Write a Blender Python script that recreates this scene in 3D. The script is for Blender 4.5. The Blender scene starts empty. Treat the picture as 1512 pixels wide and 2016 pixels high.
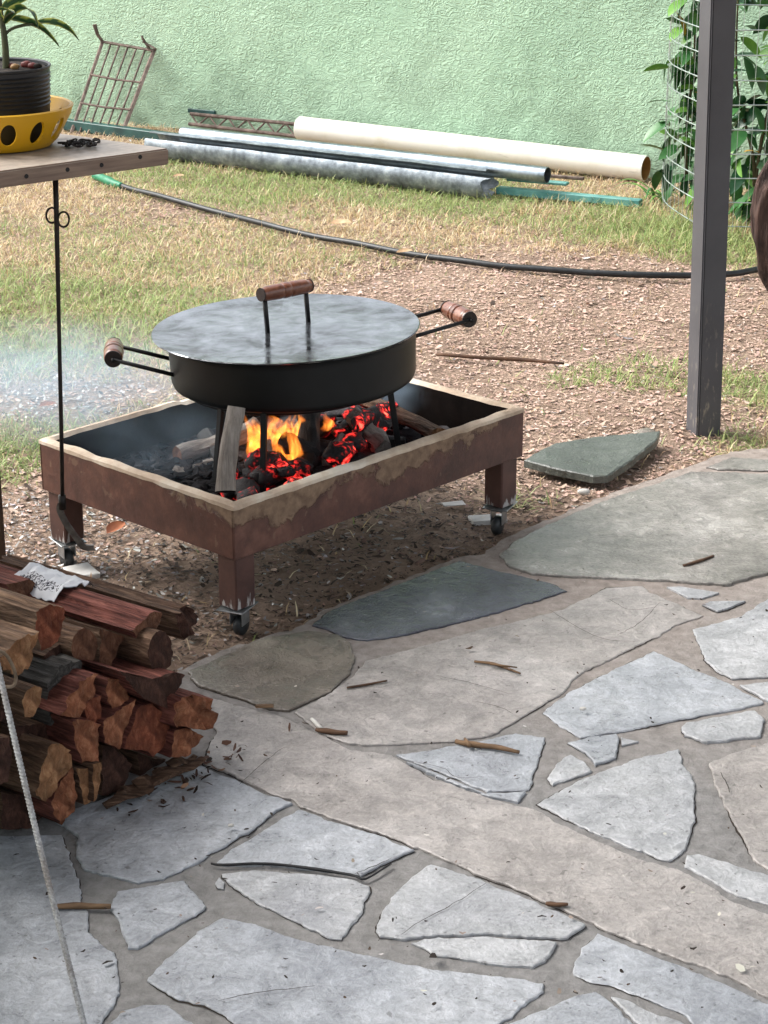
import bpy, bmesh, math, random
import numpy as np
from mathutils import Vector, Matrix, noise

# ------------------------------------------------------------------ camera, sky, sun, exposure
scn = bpy.context.scene
COL = scn.collection
CAM_H, PITCH, FPX = 1.68, math.radians(20.2), 4000.0
cam_d = bpy.data.cameras.new('camera')
cam = bpy.data.objects.new('camera', cam_d); COL.objects.link(cam)
cam.location = (0, 0, CAM_H); cam.rotation_euler = (math.pi/2 - PITCH, 0, 0)
cam_d.sensor_fit = 'VERTICAL'; cam_d.sensor_height = 36.0; cam_d.sensor_width = 27.0
cam_d.lens = FPX/2016*36.0; cam_d.clip_start = 0.05; cam_d.clip_end = 500
scn.camera = cam

SUN_EL, SUN_AZ = 46, 285           # overcast: a broad weak sun behind cloud, from the left
w = bpy.data.worlds.new('World'); scn.world = w; w.use_nodes = True
nt = w.node_tree; bg = nt.nodes['Background']
sky = nt.nodes.new('ShaderNodeTexSky'); sky.sky_type = 'NISHITA'; sky.sun_disc = False
sky.sun_elevation = math.radians(SUN_EL); sky.sun_rotation = math.radians(SUN_AZ)
sky.air_density = 1.2; sky.dust_density = 4.0; sky.ozone_density = 1.0
hs = nt.nodes.new('ShaderNodeHueSaturation'); hs.inputs['Saturation'].default_value = 0.30
nt.links.new(sky.outputs[0], hs.inputs['Color']); nt.links.new(hs.outputs[0], bg.inputs[0])
bg.inputs[1].default_value = 0.15
sd = bpy.data.lights.new('sun', 'SUN'); sd.energy = 1.5; sd.angle = math.radians(40); sd.color = (1, .97, .93)
so = bpy.data.objects.new('sun', sd); COL.objects.link(so)
az, el = math.radians(SUN_AZ), math.radians(SUN_EL)
tosun = Vector((math.sin(az)*math.cos(el), math.cos(az)*math.cos(el), math.sin(el)))
so.rotation_euler = tosun.to_track_quat('Z', 'Y').to_euler(); so.location = (0, 8, 6)
vs = scn.view_settings
vs.view_transform = 'Standard'; vs.look = 'None'; vs.gamma = 1.0; vs.use_curve_mapping = False
vs.exposure = 1.12
scn.render.engine = 'CYCLES'
cy = scn.cycles
cy.use_denoising = True; cy.use_adaptive_sampling = True; cy.adaptive_threshold = .02
cy.max_bounces = 8; cy.diffuse_bounces = 2; cy.glossy_bounces = 2; cy.transmission_bounces = 4
cy.transparent_max_bounces = 16; cy.volume_bounces = 1; cy.volume_step_rate = 1.0; cy.volume_max_steps = 128
cy.sample_clamp_indirect = 6.0; cy.caustics_reflective = False; cy.caustics_refractive = False

R = math.radians
rnd = random.Random(7); rng = np.random.default_rng(11)

# ------------------------------------------------------------------ surveying: photograph measurements to places on real planes
_c, _s = math.cos(PITCH), math.sin(PITCH)
def ray(u, v):
    a, b = (u-756)/FPX, -(v-1008)/FPX
    return Vector((a, _c+b*_s, -_s+b*_c))
EYE = Vector((0, 0, CAM_H))
def P(u, v, z=0.0):
    d = ray(u, v); return EYE + d*((z-CAM_H)/d.z)
def PY(u, v, y):
    d = ray(u, v); return EYE + d*(y/d.y)
def PP(u, v, o, n):
    d = ray(u, v); return EYE + d*((Vector(o)-EYE).dot(n)/d.dot(n))
YZ = -0.03                         # level of the yard; the patio bed is 0

# ------------------------------------------------------------------ materials
MATS = {}
def lin(h):
    h = h.lstrip('#'); o = []
    for i in (0, 2, 4):
        x = int(h[i:i+2], 16)/255; o.append(x/12.92 if x <= .04045 else ((x+.055)/1.055)**2.4)
    return (*o, 1)
class NT:
    def __init__(s, name):
        s.m = bpy.data.materials.new(name); s.m.use_nodes = True; s.t = s.m.node_tree
        s.b = s.t.nodes['Principled BSDF']; s.out = s.t.nodes['Material Output']; MATS[name] = s.m
    def n(s, typ, **kw):
        x = s.t.nodes.new('ShaderNode'+typ)
        for k, v in kw.items():
            if k.startswith('i_'): x.inputs[int(k[2:]) if k[2:].isdigit() else k[2:].replace('_', ' ')].default_value = v
            else: setattr(x, k, v)
        return x
    def l(s, a, b): s.t.links.new(a, b)
    def coord(s, scale=(1, 1, 1), kind='Object', rot=(0, 0, 0)):
        tc = s.n('TexCoord'); mp = s.n('Mapping'); mp.inputs['Scale'].default_value = scale; mp.inputs['Rotation'].default_value = rot
        s.l(tc.outputs[kind], mp.inputs[0]); return mp.outputs[0]
    def world(s, scale=(1, 1, 1)):
        g = s.n('NewGeometry'); mp = s.n('Mapping'); mp.inputs['Scale'].default_value = scale
        s.l(g.outputs['Position'], mp.inputs[0]); return mp.outputs[0]
    def noise(s, co, scale, detail=4, rough=.55, dist=0.0):
        x = s.n('TexNoise'); x.inputs['Scale'].default_value = scale; x.inputs['Detail'].default_value = detail
        x.inputs['Roughness'].default_value = rough; x.inputs['Distortion'].default_value = dist
        s.l(co, x.inputs['Vector']); return x.outputs['Fac']
    def ramp(s, fac, stops):
        r = s.n('ValToRGB'); e = r.color_ramp.elements
        while len(e) < len(stops): e.new(.5)
        for i, (p, c) in enumerate(stops):
            e[i].position = p; e[i].color = c if len(c) == 4 else (*c, 1)
        s.l(fac, r.inputs[0]); return r.outputs[0]
    def mix(s, fac, a, b, blend='MIX'):
        m = s.n('Mix', data_type='RGBA', blend_type=blend)
        for x, i in ((fac, 0), (a, 6), (b, 7)):
            if isinstance(x, (int, float)): m.inputs[i].default_value = x
            elif isinstance(x, tuple): m.inputs[i].default_value = x
            else: s.l(x, m.inputs[i])
        return m.outputs[2]
    def math(s, op, a, b=0.5, clamp=False):
        m = s.n('Math', operation=op, use_clamp=clamp)
        for x, i in ((a, 0), (b, 1)):
            if isinstance(x, (int, float)): m.inputs[i].default_value = x
            else: s.l(x, m.inputs[i])
        return m.outputs[0]
    def bump(s, h, strength=.4, dist=.01, nrm=None):
        b = s.n('Bump'); b.inputs['Strength'].default_value = strength; b.inputs['Distance'].default_value = dist
        s.l(h, b.inputs['Height'])
        if nrm is not None: s.l(nrm, b.inputs['Normal'])
        return b.outputs[0]
    def set(s, col=None, rough=None, metal=None, nrm=None, spec=None, coat=None):
        for x, k in ((col, 'Base Color'), (rough, 'Roughness'), (metal, 'Metallic'), (nrm, 'Normal'), (spec, 'Specular IOR Level'), (coat, 'Coat Weight')):
            if x is None: continue
            if isinstance(x, (int, float, tuple)): s.b.inputs[k].default_value = x
            else: s.l(x, s.b.inputs[k])
        return s.m
BW = lambda v: (v, v, v, 1)

def simple(name, c1, c2, scale=20, rough=.6, metal=0, bump=.3, bd=.003, stretch=(1, 1, 1), detail=5, spec=.5, coat=None):
    t = NT(name); co = t.coord(stretch)
    f = t.noise(co, scale, detail); c = t.ramp(f, [(.3, c1), (.7, c2)])
    return t.set(c, rough, metal, t.bump(f, bump, bd), spec, coat)

def stone_mat(name, c1, c2, c3, rough=.45, wet=0.0, stain=None):
    t = NT(name); co = t.world()
    big = t.noise(co, 3.2, 5, .6, .4); med = t.noise(co, 22, 6, .65, .6); fine = t.noise(t.world((1, 1, 1)), 140, 4, .6)
    c = t.ramp(big, [(.3, c1), (.52, c2), (.72, c3)])
    c = t.mix(.55, c, t.ramp(med, [(.28, BW(.22)), (.5, BW(.5)), (.72, BW(.8))]), 'OVERLAY')
    spk = t.noise(co, 75, 3, .5)
    c = t.mix(t.ramp(spk, [(.66, BW(0)), (.72, BW(.55))]), c, (.05, .045, .04, 1))
    c = t.mix(.42, c, t.ramp(fine, [(.3, BW(.3)), (.7, BW(.72))]), 'OVERLAY')
    v = t.n('TexVoronoi', feature='DISTANCE_TO_EDGE'); v.inputs['Scale'].default_value = 4.0
    wv = t.mix(.22, co, t.n('TexNoise', i_Scale=5.0, i_Detail=5.0).outputs['Color'], 'ADD'); t.l(wv, v.inputs['Vector'])
    crack = t.ramp(v.outputs['Distance'], [(.0, BW(1)), (.012, BW(0))])
    c = t.mix(t.math('MULTIPLY', crack, .25), c, (.1, .09, .08, 1))
    # thin flaking layers of split slate: stepped relief
    lay = t.noise(t.world((1, 1.5, 1)), 6, 4, .6, 1.0)
    st = t.math('SNAP', lay, .07)
    h = t.math('ADD', t.math('MULTIPLY', st, 4.0), t.math('ADD', t.math('MULTIPLY', med, .9), t.math('MULTIPLY', fine, .35)))
    r = t.math('ADD', t.math('MULTIPLY', med, .38), rough-.19)
    if wet:
        pud = t.ramp(t.noise(co, 5, 4, .5, .3), [(.4, BW(1)), (.62, BW(0))])
        c = t.mix(t.math('MULTIPLY', pud, wet), c, t.mix(1.0, c, BW(.42), 'MULTIPLY'))
        r = t.math('SUBTRACT', r, t.math('MULTIPLY', pud, wet*.25), True)
    return t.set(c, r, 0, t.bump(h, .8, .007), .6)

stone_mat('stone_bluegrey', lin('8d9096'), lin('a1a4a9'), lin('b1b3b7'), .33)
stone_mat('stone_pale', lin('929397'), lin('a7a8aa'), lin('b6b6b7'), .35)
stone_mat('stone_pink', lin('8b8581'), lin('9f9995'), lin('aea9a6'), .36)
stone_mat('stone_brown', lin('6b6158'), lin('82796f'), lin('969087'), .32, .5)
stone_mat('stone_olive', lin('7f7c76'), lin('95918b'), lin('aba8a3'), .26, .4)
stone_mat('stone_slate', lin('3b3d46'), lin('595c67'), lin('83878f'), .28, .45)
stone_mat('stone_slab', lin('4c504b'), lin('5b605a'), lin('6d716a'), .38, .3)

t = NT('mortar'); co = t.world()
f = t.noise(co, 30, 7, .7); b = t.noise(co, 1.6, 4)
g = t.n('NewGeometry'); sx = t.n('SeparateXYZ'); t.l(g.outputs['Position'], sx.inputs[0])
far = t.math('ADD', t.math('MULTIPLY', t.math('SUBTRACT', sx.outputs[1], 3.1), .9), t.math('SUBTRACT', b, .5), True)
c = t.mix(far, t.ramp(f, [(.3, lin('6d6b69')), (.7, lin('949290'))]), t.ramp(f, [(.3, lin('7f756d')), (.7, lin('a99e96'))]))
t.set(c, .8, 0, t.bump(f, .9, .008), .3)

t = NT('soil'); co = t.world()
f = t.noise(co, 45, 8, .75, .5); b = t.noise(co, 2.0, 5); m2 = t.noise(co, 9, 6, .7)
c = t.ramp(b, [(.35, lin('9a8373')), (.55, lin('b59c8a')), (.7, lin('c4aa97'))])
c = t.mix(.6, c, t.ramp(f, [(.3, BW(.2)), (.7, BW(.8))]), 'OVERLAY')
c = t.mix(.35, c, t.ramp(m2, [(.35, lin('6b5a4a')), (.65, lin('b8a08a'))]))
t.set(c, .9, 0, t.bump(t.math('ADD', f, m2), 1, .02), .2)

def attr_mat(name, rough=.6, trans=0.0, spec=.3, bump=0):
    t = NT(name); a = t.n('Attribute', attribute_name='Col'); t.set(a.outputs['Color'], rough, 0, None, spec)
    if trans:
        tr = t.n('BsdfTranslucent'); t.l(a.outputs['Color'], tr.inputs[0]); mx = t.n('MixShader'); mx.inputs[0].default_value = trans
        t.l(t.b.outputs[0], mx.inputs[1]); t.l(tr.outputs[0], mx.inputs[2]); t.l(mx.outputs[0], t.out.inputs['Surface'])
    return t.m
attr_mat('grass', .5, .3); attr_mat('litter', .75); attr_mat('ash_flakes', .85)

# green stucco wall: combed worm-like render, stained towards the foot
t = NT('green_stucco'); co = t.world()
n1 = t.noise(t.world((1, 1, 1.5)), 24, 2, .5, 1.5); n2 = t.noise(co, 5, 4, .55, .6); n3 = t.noise(co, 90, 3, .6, .4)
rid = t.math('ABSOLUTE', t.math('SUBTRACT', n1, .5)); rid = t.ramp(rid, [(0, BW(1)), (.05, BW(.55)), (.13, BW(0))])
msk = t.ramp(n2, [(.3, BW(.25)), (.52, BW(1))])
h = t.math('ADD', t.math('MULTIPLY', rid, msk), t.math('MULTIPLY', n3, .12))
b = t.noise(co, 1.3, 4)
c = t.ramp(b, [(.3, lin('a4c3a8')), (.5, lin('afcdb1')), (.7, lin('b9d5ba'))])
c = t.mix(t.math('MULTIPLY', rid, .22), c, lin('c4dcc4'))
sx = t.n('SeparateXYZ'); t.l(co, sx.inputs[0])
low = t.math('SUBTRACT', 1.0, t.math('MULTIPLY', sx.outputs[2], 2.6), True)
dirt = t.math('MULTIPLY', low, t.ramp(t.noise(co, 3.0, 6, .65), [(.42, BW(0)), (.66, BW(.8))]))
c = t.mix(dirt, c, lin('6d7f6c'))
t.set(c, .9, 0, t.bump(h, .55, .010), .1)

# galvanised steel
t = NT('galvanised'); co = t.coord((1, 1, 1))
v = t.n('TexVoronoi'); v.inputs['Scale'].default_value = 55; t.l(co, v.inputs['Vector'])
f = t.noise(co, 9, 6, .7)
c = t.mix(.3, t.ramp(f, [(.3, lin('6f7a82')), (.7, lin('a5afb6'))]), t.ramp(v.outputs['Distance'], [(.0, BW(.3)), (.6, BW(.75))]), 'OVERLAY')
t.set(c, t.math('ADD', t.math('MULTIPLY', f, .3), .2), .85, t.bump(f, .15, .002))
t = NT('galvanised_dull'); co = t.coord((1, 1, 1))
v = t.n('TexVoronoi'); v.inputs['Scale'].default_value = 38; t.l(co, v.inputs['Vector'])
f = t.noise(co, 14, 7, .75)
c = t.mix(.5, t.ramp(f, [(.3, lin('4b5158')), (.52, lin('7c848a')), (.7, lin('a3aaae'))]), t.ramp(v.outputs['Distance'], [(.0, BW(.3)), (.6, BW(.75))]), 'OVERLAY')
t.set(c, .5, .6, t.bump(f, .5, .006))
t = NT('pvc'); co = t.coord((1, 1, 1))
f = t.noise(co, 5, 6, .65); f2 = t.noise(t.coord((.25, 1, 1)), 40, 4)
c = t.ramp(f, [(.3, lin('d9d2c0')), (.5, lin('ebe6da')), (.75, lin('efebe2'))])
c = t.mix(t.ramp(f2, [(.62, BW(0)), (.72, BW(.4))]), c, lin('8c8068'))
t.set(c, .4, 0, t.bump(f2, .08, .002), .5)
simple('pvc_inner', lin('9a6d34'), lin('b98b4c'), 12, .6)
simple('green_paint', lin('1d3b3a'), lin('2f5a56'), 16, .45, 0, .2)
simple('teal_paint', lin('3f7d78'), lin('6fa8a2'), 16, .5, 0, .2)
simple('rust_iron', lin('443730'), lin('84736a'), 30, .85, 0, .6, .003)
simple('rubber', lin('101214'), lin('24282b'), 25, .42, 0, .15)
simple('green_plastic', lin('0f6b4a'), lin('2b8a65'), 25, .4, 0, .1)
simple('grey_paint', lin('47484f'), lin('525359'), 6, .5, 0, .12, .002)
t = NT('post_paint'); co = t.coord()
f = t.noise(co, 7, 5); sp = t.noise(t.coord((3, 3, 1)), 26, 6, .7); sx = t.n('SeparateXYZ'); t.l(t.world(), sx.inputs[0])
lowp = t.math('SUBTRACT', 1.0, t.math('MULTIPLY', sx.outputs[2], 2.6), True)
chip = t.math('MULTIPLY', lowp, t.ramp(sp, [(.56, BW(0)), (.66, BW(1))]))
c = t.mix(chip, t.ramp(f, [(.3, lin('4b4b4f')), (.7, lin('56565a'))]), lin('8d877c'))
t.set(c, .48, 0, t.bump(sp, .12, .003))
simple('dark_seam', lin('141416'), lin('1d1d20'), 20, .7)
simple('wire', lin('8f9a98'), lin('c3ccc8'), 30, .4, .7, .05)
simple('leaf_green', lin('2a5a30'), lin('4c8044'), 18, .35, 0, .2)
simple('leaf_bright', lin('4d8236'), lin('7cab4a'), 18, .4, 0, .2)
simple('leaf_yellow', lin('b98a1e'), lin('d8a937'), 18, .5, 0, .2)
simple('leaf_dark', lin('1a3f28'), lin('2f5a38'), 18, .3, 0, .2)
simple('stem', lin('3f3a26'), lin('5c5236'), 40, .8, 0, .4)
simple('gnarled_bark', lin('1f1310'), lin('5d443a'), 9, .8, 0, 1.0, .02, (6, 6, .7), 8)
simple('table_wood', lin('6d5a50'), lin('94806f'), 8, .55, 0, .4, .003, (1, 14, 14), 7)
t = NT('table_top_mat'); co = t.coord((1, 9, 9)); f = t.noise(co, 5, 7, .65); f2 = t.noise(t.coord(), 60, 4)
c = t.mix(.35, t.ramp(f, [(.3, lin('8f8377')), (.7, lin('b3a89c'))]), t.ramp(f2, [(.35, BW(.3)), (.65, BW(.7))]), 'OVERLAY')
t.set(c, .45, 0, t.bump(f, .2, .003))
simple('leg_wood', lin('2a1a10'), lin('553a22'), 7, .7, 0, .4, .004, (12, 12, 1), 7)
simple('yellow_plastic', lin('b98a06'), lin('cc9c10'), 6, .4, 0, .05)
simple('black_plastic', lin('0f1216'), lin('191d22'), 20, .45, 0, .08)
simple('potting_soil', lin('15100c'), lin('2e241b'), 50, .95, 0, 1, .01)
simple('red_pebble', lin('5a2320'), lin('82403a'), 40, .5)
simple('tan_pebble', lin('6e5230'), lin('98764b'), 40, .5)
simple('plant_stem', lin('2e3320'), lin('4d5230'), 40, .6)
t = NT('variegated_leaf')
a = t.n('Attribute', attribute_name='Col'); t.set(a.outputs['Color'], .38, 0, None, .5)
tr = t.n('BsdfTranslucent'); t.l(a.outputs['Color'], tr.inputs[0]); mx = t.n('MixShader'); mx.inputs[0].default_value = .25
t.l(t.b.outputs[0], mx.inputs[1]); t.l(tr.outputs[0], mx.inputs[2]); t.l(mx.outputs[0], t.out.inputs['Surface'])
simple('black_iron', lin('08090a'), lin('191a1c'), 30, .5, .2, .3, .002)
simple('dark_rod', lin('120f0e'), lin('2a2320'), 40, .55, .3, .3, .002)
simple('scraper_steel', lin('55524f'), lin('8d8a86'), 40, .45, .6, .3, .002)

# brazier: red oxide painted plate with clay smeared over its upper edge
t = NT('brazier_paint'); co = t.world()
f = t.noise(co, 10, 6, .65); f2 = t.noise(co, 45, 5, .6); big = t.noise(co, 6, 6, .6, .8)
base = t.ramp(f, [(.3, lin('38241f')), (.46, lin('52352e')), (.56, lin('5d3d33')), (.7, lin('785346'))])
base = t.mix(.25, base, t.ramp(f2, [(.3, BW(.25)), (.7, BW(.75))]), 'OVERLAY')
sx = t.n('SeparateXYZ'); t.l(co, sx.inputs[0])
up = t.math('MULTIPLY', t.math('SUBTRACT', sx.outputs[2], .245), 17)
lowf = t.noise(co, 2.6, 3, .5); rag = t.noise(co, 24, 6, .7, .6)
sm = t.math('ADD', t.math('ADD', up, t.math('MULTIPLY', t.math('SUBTRACT', lowf, .5), 5.5)), t.math('ADD', t.math('MULTIPLY', t.math('SUBTRACT', big, .5), 2.0), t.math('MULTIPLY', t.math('SUBTRACT', rag, .5), 1.6)))
smr = t.ramp(sm, [(.28, BW(0)), (.40, BW(.85)), (.8, BW(1))])
clay = t.ramp(f2, [(.3, lin('66503f')), (.7, lin('927a63'))])
spk = t.ramp(t.noise(co, 30, 3, .5), [(.66, BW(0)), (.70, BW(.9))])
c = t.mix(smr, base, clay); c = t.mix(t.math('MULTIPLY', spk, .35), c, lin('8b7460'))
t.set(c, t.math('ADD', t.math('MULTIPLY', smr, .3), .45), 0, t.bump(t.math('ADD', smr, t.math('MULTIPLY', f2, .5)), .7, .004))
t = NT('brazier_inside'); co = t.world(); f = t.noise(co, 12, 6, .65)
t.set(t.ramp(f, [(.3, lin('0f0c0b')), (.6, lin('1f1815')), (.78, lin('3a2d27'))]), .9, 0, t.bump(f, .5, .005), .08)
t = NT('clay'); co = t.world(); f = t.noise(co, 18, 7, .7); b = t.noise(co, 5, 5, .6)
c = t.mix(.4, t.ramp(b, [(.3, lin('a08a74')), (.48, lin('cbb8a3')), (.64, lin('e6dccb'))]), t.ramp(f, [(.3, BW(.25)), (.7, BW(.78))]), 'OVERLAY')
t.set(c, .85, 0, t.bump(f, .8, .008), .3)
t = NT('leg_paint'); co = t.world(); f = t.noise(co, 14, 6, .65); sx = t.n('SeparateXYZ'); t.l(co, sx.inputs[0])
base = t.ramp(f, [(.3, lin('3d2824')), (.7, lin('5d3f37'))])
scr = t.noise(t.world((5, 5, .6)), 18, 4, .6)
lo = t.ramp(t.math('ADD', t.math('MULTIPLY', t.math('SUBTRACT', .075, sx.outputs[2]), 14), t.math('MULTIPLY', t.math('SUBTRACT', scr, .5), 2.6)), [(.35, BW(0)), (.42, BW(1))])
t.set(t.mix(lo, base, lin('a9a6a4')), .5, 0, t.bump(f, .3, .003))
simple('zinc', lin('84888a'), lin('bcc0c2'), 30, .35, .8, .1)
simple('wheel_rubber', lin('1a1c1d'), lin('303436'), 30, .5)
t = NT('ash_bed'); co = t.world(); f = t.noise(co, 26, 7, .7, .5); b = t.noise(co, 5, 4)
t.set(t.mix(.5, t.ramp(f, [(.3, lin('1c1b1d')), (.55, lin('4b494b')), (.75, lin('8a888a'))]), t.ramp(b, [(.4, lin('26262a')), (.6, lin('5b585a'))])), .95, 0, t.bump(f, 1, .015), .1)
t = NT('charcoal'); co = t.coord(); f = t.noise(co, 30, 6, .7)
t.set(t.ramp(f, [(.35, lin('0c0c0d')), (.6, lin('232225')), (.78, lin('6a6765'))]), .9, 0, t.bump(f, 1, .008), .12)
t = NT('ember'); co = t.world(); f = t.noise(co, 30, 5, .65, 1.2); f2 = t.noise(co, 11, 4, .6)
c = t.ramp(f, [(.3, lin('0d0c0c')), (.6, lin('2a2526')), (.8, lin('8f8b88'))])
glow = t.math('MULTIPLY', t.ramp(f, [(.38, BW(1)), (.50, BW(0))]), t.ramp(f2, [(.44, BW(0)), (.60, BW(1))]))
t.set(c, .8, 0, t.bump(f, 1, .006))
ec = t.ramp(glow, [(0, (.8, .015, .012, 1)), (.6, (1, .045, .035, 1)), (1, (1, .12, .07, 1))]); t.l(ec, t.b.inputs['Emission Color'])
t.l(t.math('MULTIPLY', glow, 1.5), t.b.inputs['Emission Strength'])
t = NT('charred_log'); co = t.coord((.25, 1, 1)); f = t.noise(co, 38, 6, .7, .6)
t.set(t.ramp(f, [(.35, lin('0c0b0b')), (.6, lin('1d1b1b')), (.8, lin('4a4644'))]), .75, 0, t.bump(f, 1, .006))
t = NT('grey_log'); co = t.coord((.12, 1, 1)); f = t.noise(co, 110, 6, .7, .8); b = t.noise(t.coord(), 8, 4)
t.set(t.mix(.35, t.ramp(f, [(.3, lin('4f4842')), (.5, lin('8d857d')), (.7, lin('b3aba2'))]), t.ramp(b, [(.4, lin('5a5048')), (.6, lin('a49c94'))])), .8, 0, t.bump(f, .9, .006))
# flame: glowing gas, a light-giving volume inside each tongue
t = NT('flame'); t.t.nodes.remove(t.b); co = t.world((1, 1, .4)); f = t.noise(co, 42, 3, .6, 1.4)
em = t.n('Emission'); t.l(t.ramp(f, [(.3, (1, .12, .012, 1)), (.48, (1, .24, .025, 1)), (.64, (1, .36, .05, 1)), (.8, (1, .66, .22, 1))]), em.inputs[0])
t.l(t.math('MULTIPLY', t.ramp(f, [(.34, BW(.04)), (.52, BW(.42)), (.74, BW(1))]), 95), em.inputs[1]); t.l(em.outputs[0], t.out.inputs['Volume'])

# pot: blackened steel body, wet shiny lid
simple('pot_black', lin('0c0e0f'), lin('151819'), 14, .45, 0, .12, .002, spec=.3)
t = NT('lid_steel'); co = t.world(); f = t.noise(co, 11, 7, .66, .5); f2 = t.noise(co, 60, 4, .6); f3 = t.noise(co, 16, 5, .6, 1.5)
c = t.ramp(f, [(.34, lin('2c2f33')), (.46, lin('73777c')), (.72, lin('a0a4aa'))])  # blotchy tones put cloud reflections into the steel colour
r = t.math('ADD', t.math('MULTIPLY', t.ramp(f3, [(.36, BW(0)), (.6, BW(1))]), .2), .06)
t.set(c, r, .9, t.bump(t.math('ADD', f3, t.math('MULTIPLY', f2, .2)), .12, .004))
t = NT('turned_wood'); co = t.coord((1, 1, 1)); f = t.noise(co, 26, 5, .6, .7)
t.set(t.ramp(f, [(.3, lin('4a2a1d')), (.5, lin('7c4c38')), (.72, lin('a87a60'))]), .32, 0, t.bump(f, .15, .002), .5, .3)
simple('charred_wood_end', lin('120c0a'), lin('2a1b16'), 40, .5)

# firewood
def bark_mat(name, c1, c2, c3, depth=.012):
    t = NT(name); co = t.coord((.11, 1, 1)); f = t.noise(co, 120, 6, .65, .6); b = t.noise(t.coord((.3, 1, 1)), 30, 4)
    c = t.ramp(f, [(.3, c1), (.5, c2), (.7, c3)]); c = t.mix(.35, c, t.ramp(b, [(.35, BW(.25)), (.65, BW(.7))]), 'OVERLAY')
    t.set(c, .8, 0, t.bump(t.math('ADD', f, t.math('MULTIPLY', b, .8)), 1, depth), .25)
bark_mat('bark_brown', lin('2b1e17'), lin('5a4334'), lin('8a6f5b'))
bark_mat('bark_red', lin('2c1713'), lin('6d3f36'), lin('a3685b'))
bark_mat('bark_grey', lin('2b2927'), lin('4c4946'), lin('73706c'))
bark_mat('bark_tan', lin('2f221a'), lin('69513f'), lin('9c8069'), .022)
def end_mat(name, c1, c2, c3):
    t = NT(name); co = t.coord(); f = t.noise(t.coord((.4, 1, .6)), 95, 6, .7, .5); b = t.noise(co, 24, 4)
    c = t.ramp(f, [(.28, c1), (.5, c2), (.72, c3)]); c = t.mix(.7, c, t.ramp(b, [(.35, BW(.2)), (.65, BW(.72))]), 'OVERLAY')
    t.set(c, .8, 0, t.bump(t.math('ADD', f, b), 1, .01), .2)
end_mat('cut_orange', lin('663f2e'), lin('8c583f'), lin('ad7b5c'))
end_mat('cut_red', lin('562e22'), lin('7a4431'), lin('9a6047'))
end_mat('cut_brown', lin('4a3024'), lin('6a4837'), lin('85614b'))
end_mat('cut_tan', lin('6a4a32'), lin('92694a'), lin('b08a66'))
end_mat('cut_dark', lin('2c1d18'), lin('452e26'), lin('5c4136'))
simple('white_paper', lin('c4c6ca'), lin('e4e6ea'), 10, .5, 0, .4, .008)
t = NT('paper_print'); f = t.noise(t.world(), 130, 2, .5, 1.6)
t.set(t.ramp(f, [(.46, lin('2c2a36')), (.52, lin('d5d6da'))]), .5)
simple('white_block', lin('b3b1ad'), lin('dddbd7'), 18, .7, 0, .3)
simple('twig', lin('2f2018'), lin('6a4d38'), 40, .8, 0, .6, .003, (.3, 1, 1))
simple('twig_pale', lin('4a3626'), lin('82664a'), 40, .8, 0, .6, .003, (.3, 1, 1))
simple('white_pebble', lin('b0aca5'), lin('d8d5d0'), 40, .7)
simple('dry_leaf', lin('8d6a48'), lin('cdb08a'), 30, .7, 0, .4)
simple('dry_leaf_red', lin('7a3f22'), lin('a5623a'), 30, .7, 0, .4)
t = NT('rope_fibre'); co = t.coord(); f = t.noise(co, 220, 4, .6); b = t.noise(co, 12, 4)
t.set(t.mix(t.ramp(b, [(.5, BW(0)), (.7, BW(.5))]), t.ramp(f, [(.3, lin('7b7a78')), (.7, lin('c4c4c4'))]), lin('6b5a4d')), .85, 0, t.bump(f, .5, .002))
simple('cord', lin('4c3c2e'), lin('8d7a66'), 60, .8)
simple('crack_dirt', lin('1c1712'), lin('3a3028'), 60, .9)
simple('roof_sheet', lin('75726c'), lin('8d8a83'), 3, .8)

# smoke
t = NT('smoke'); t.t.nodes.remove(t.b)
pv = t.n('VolumePrincipled'); pv.inputs['Color'].default_value = (.62, .82, 1.0, 1); pv.inputs['Anisotropy'].default_value = .1
co = t.coord(); ln = t.n('VectorMath', operation='LENGTH'); t.l(co, ln.inputs[0])
fall = t.math('SUBTRACT', 1.0, ln.outputs['Value'], True)
n = t.ramp(t.noise(t.world((1, 1, 1.6)), 5.5, 2, .5, 1.2), [(.34, BW(.05)), (.7, BW(1))])
oi = t.n('ObjectInfo'); sc = t.n('SeparateColor'); t.l(oi.outputs['Color'], sc.inputs[0])
d = t.math('MULTIPLY', t.math('MULTIPLY', fall, n), t.math('MULTIPLY', sc.outputs[0], 20))
t.l(d, pv.inputs['Density']); t.l(pv.outputs[0], t.out.inputs['Volume'])

# ------------------------------------------------------------------ mesh helpers
def obj(name, data, mat=None, parent=None, smooth=False, loc=None):
    """data: (verts, faces[, material indices]) in world coordinates, or a bmesh/mesh. loc: origin to use."""
    if isinstance(data, bmesh.types.BMesh):
        me = bpy.data.meshes.new(name); data.to_mesh(me); data.free()
    elif isinstance(data, tuple):
        me = bpy.data.meshes.new(name); me.from_pydata([tuple(v) for v in data[0]], [], [tuple(f) for f in data[1]])
        if len(data) > 2: me.polygons.foreach_set('material_index', list(data[2]))
    else: me = data
    for m in (mat if isinstance(mat, (list, tuple)) else [mat] if mat else []): me.materials.append(MATS[m])
    if smooth: me.polygons.foreach_set('use_smooth', [True]*len(me.polygons))
    if smooth == 'auto': me.set_sharp_from_angle(angle=R(38))
    o = bpy.data.objects.new(name, me); COL.objects.link(o)
    if loc is not None:
        me.transform(Matrix.Translation(-Vector(loc))); o.location = loc
    if parent is not None:
        o.parent = parent
        o.matrix_parent_inverse = world_of(parent).inverted()
    me.update(); return o
def world_of(o):
    m = o.matrix_basis.copy()
    return (world_of(o.parent) @ o.matrix_parent_inverse @ m) if o.parent else m
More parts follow.
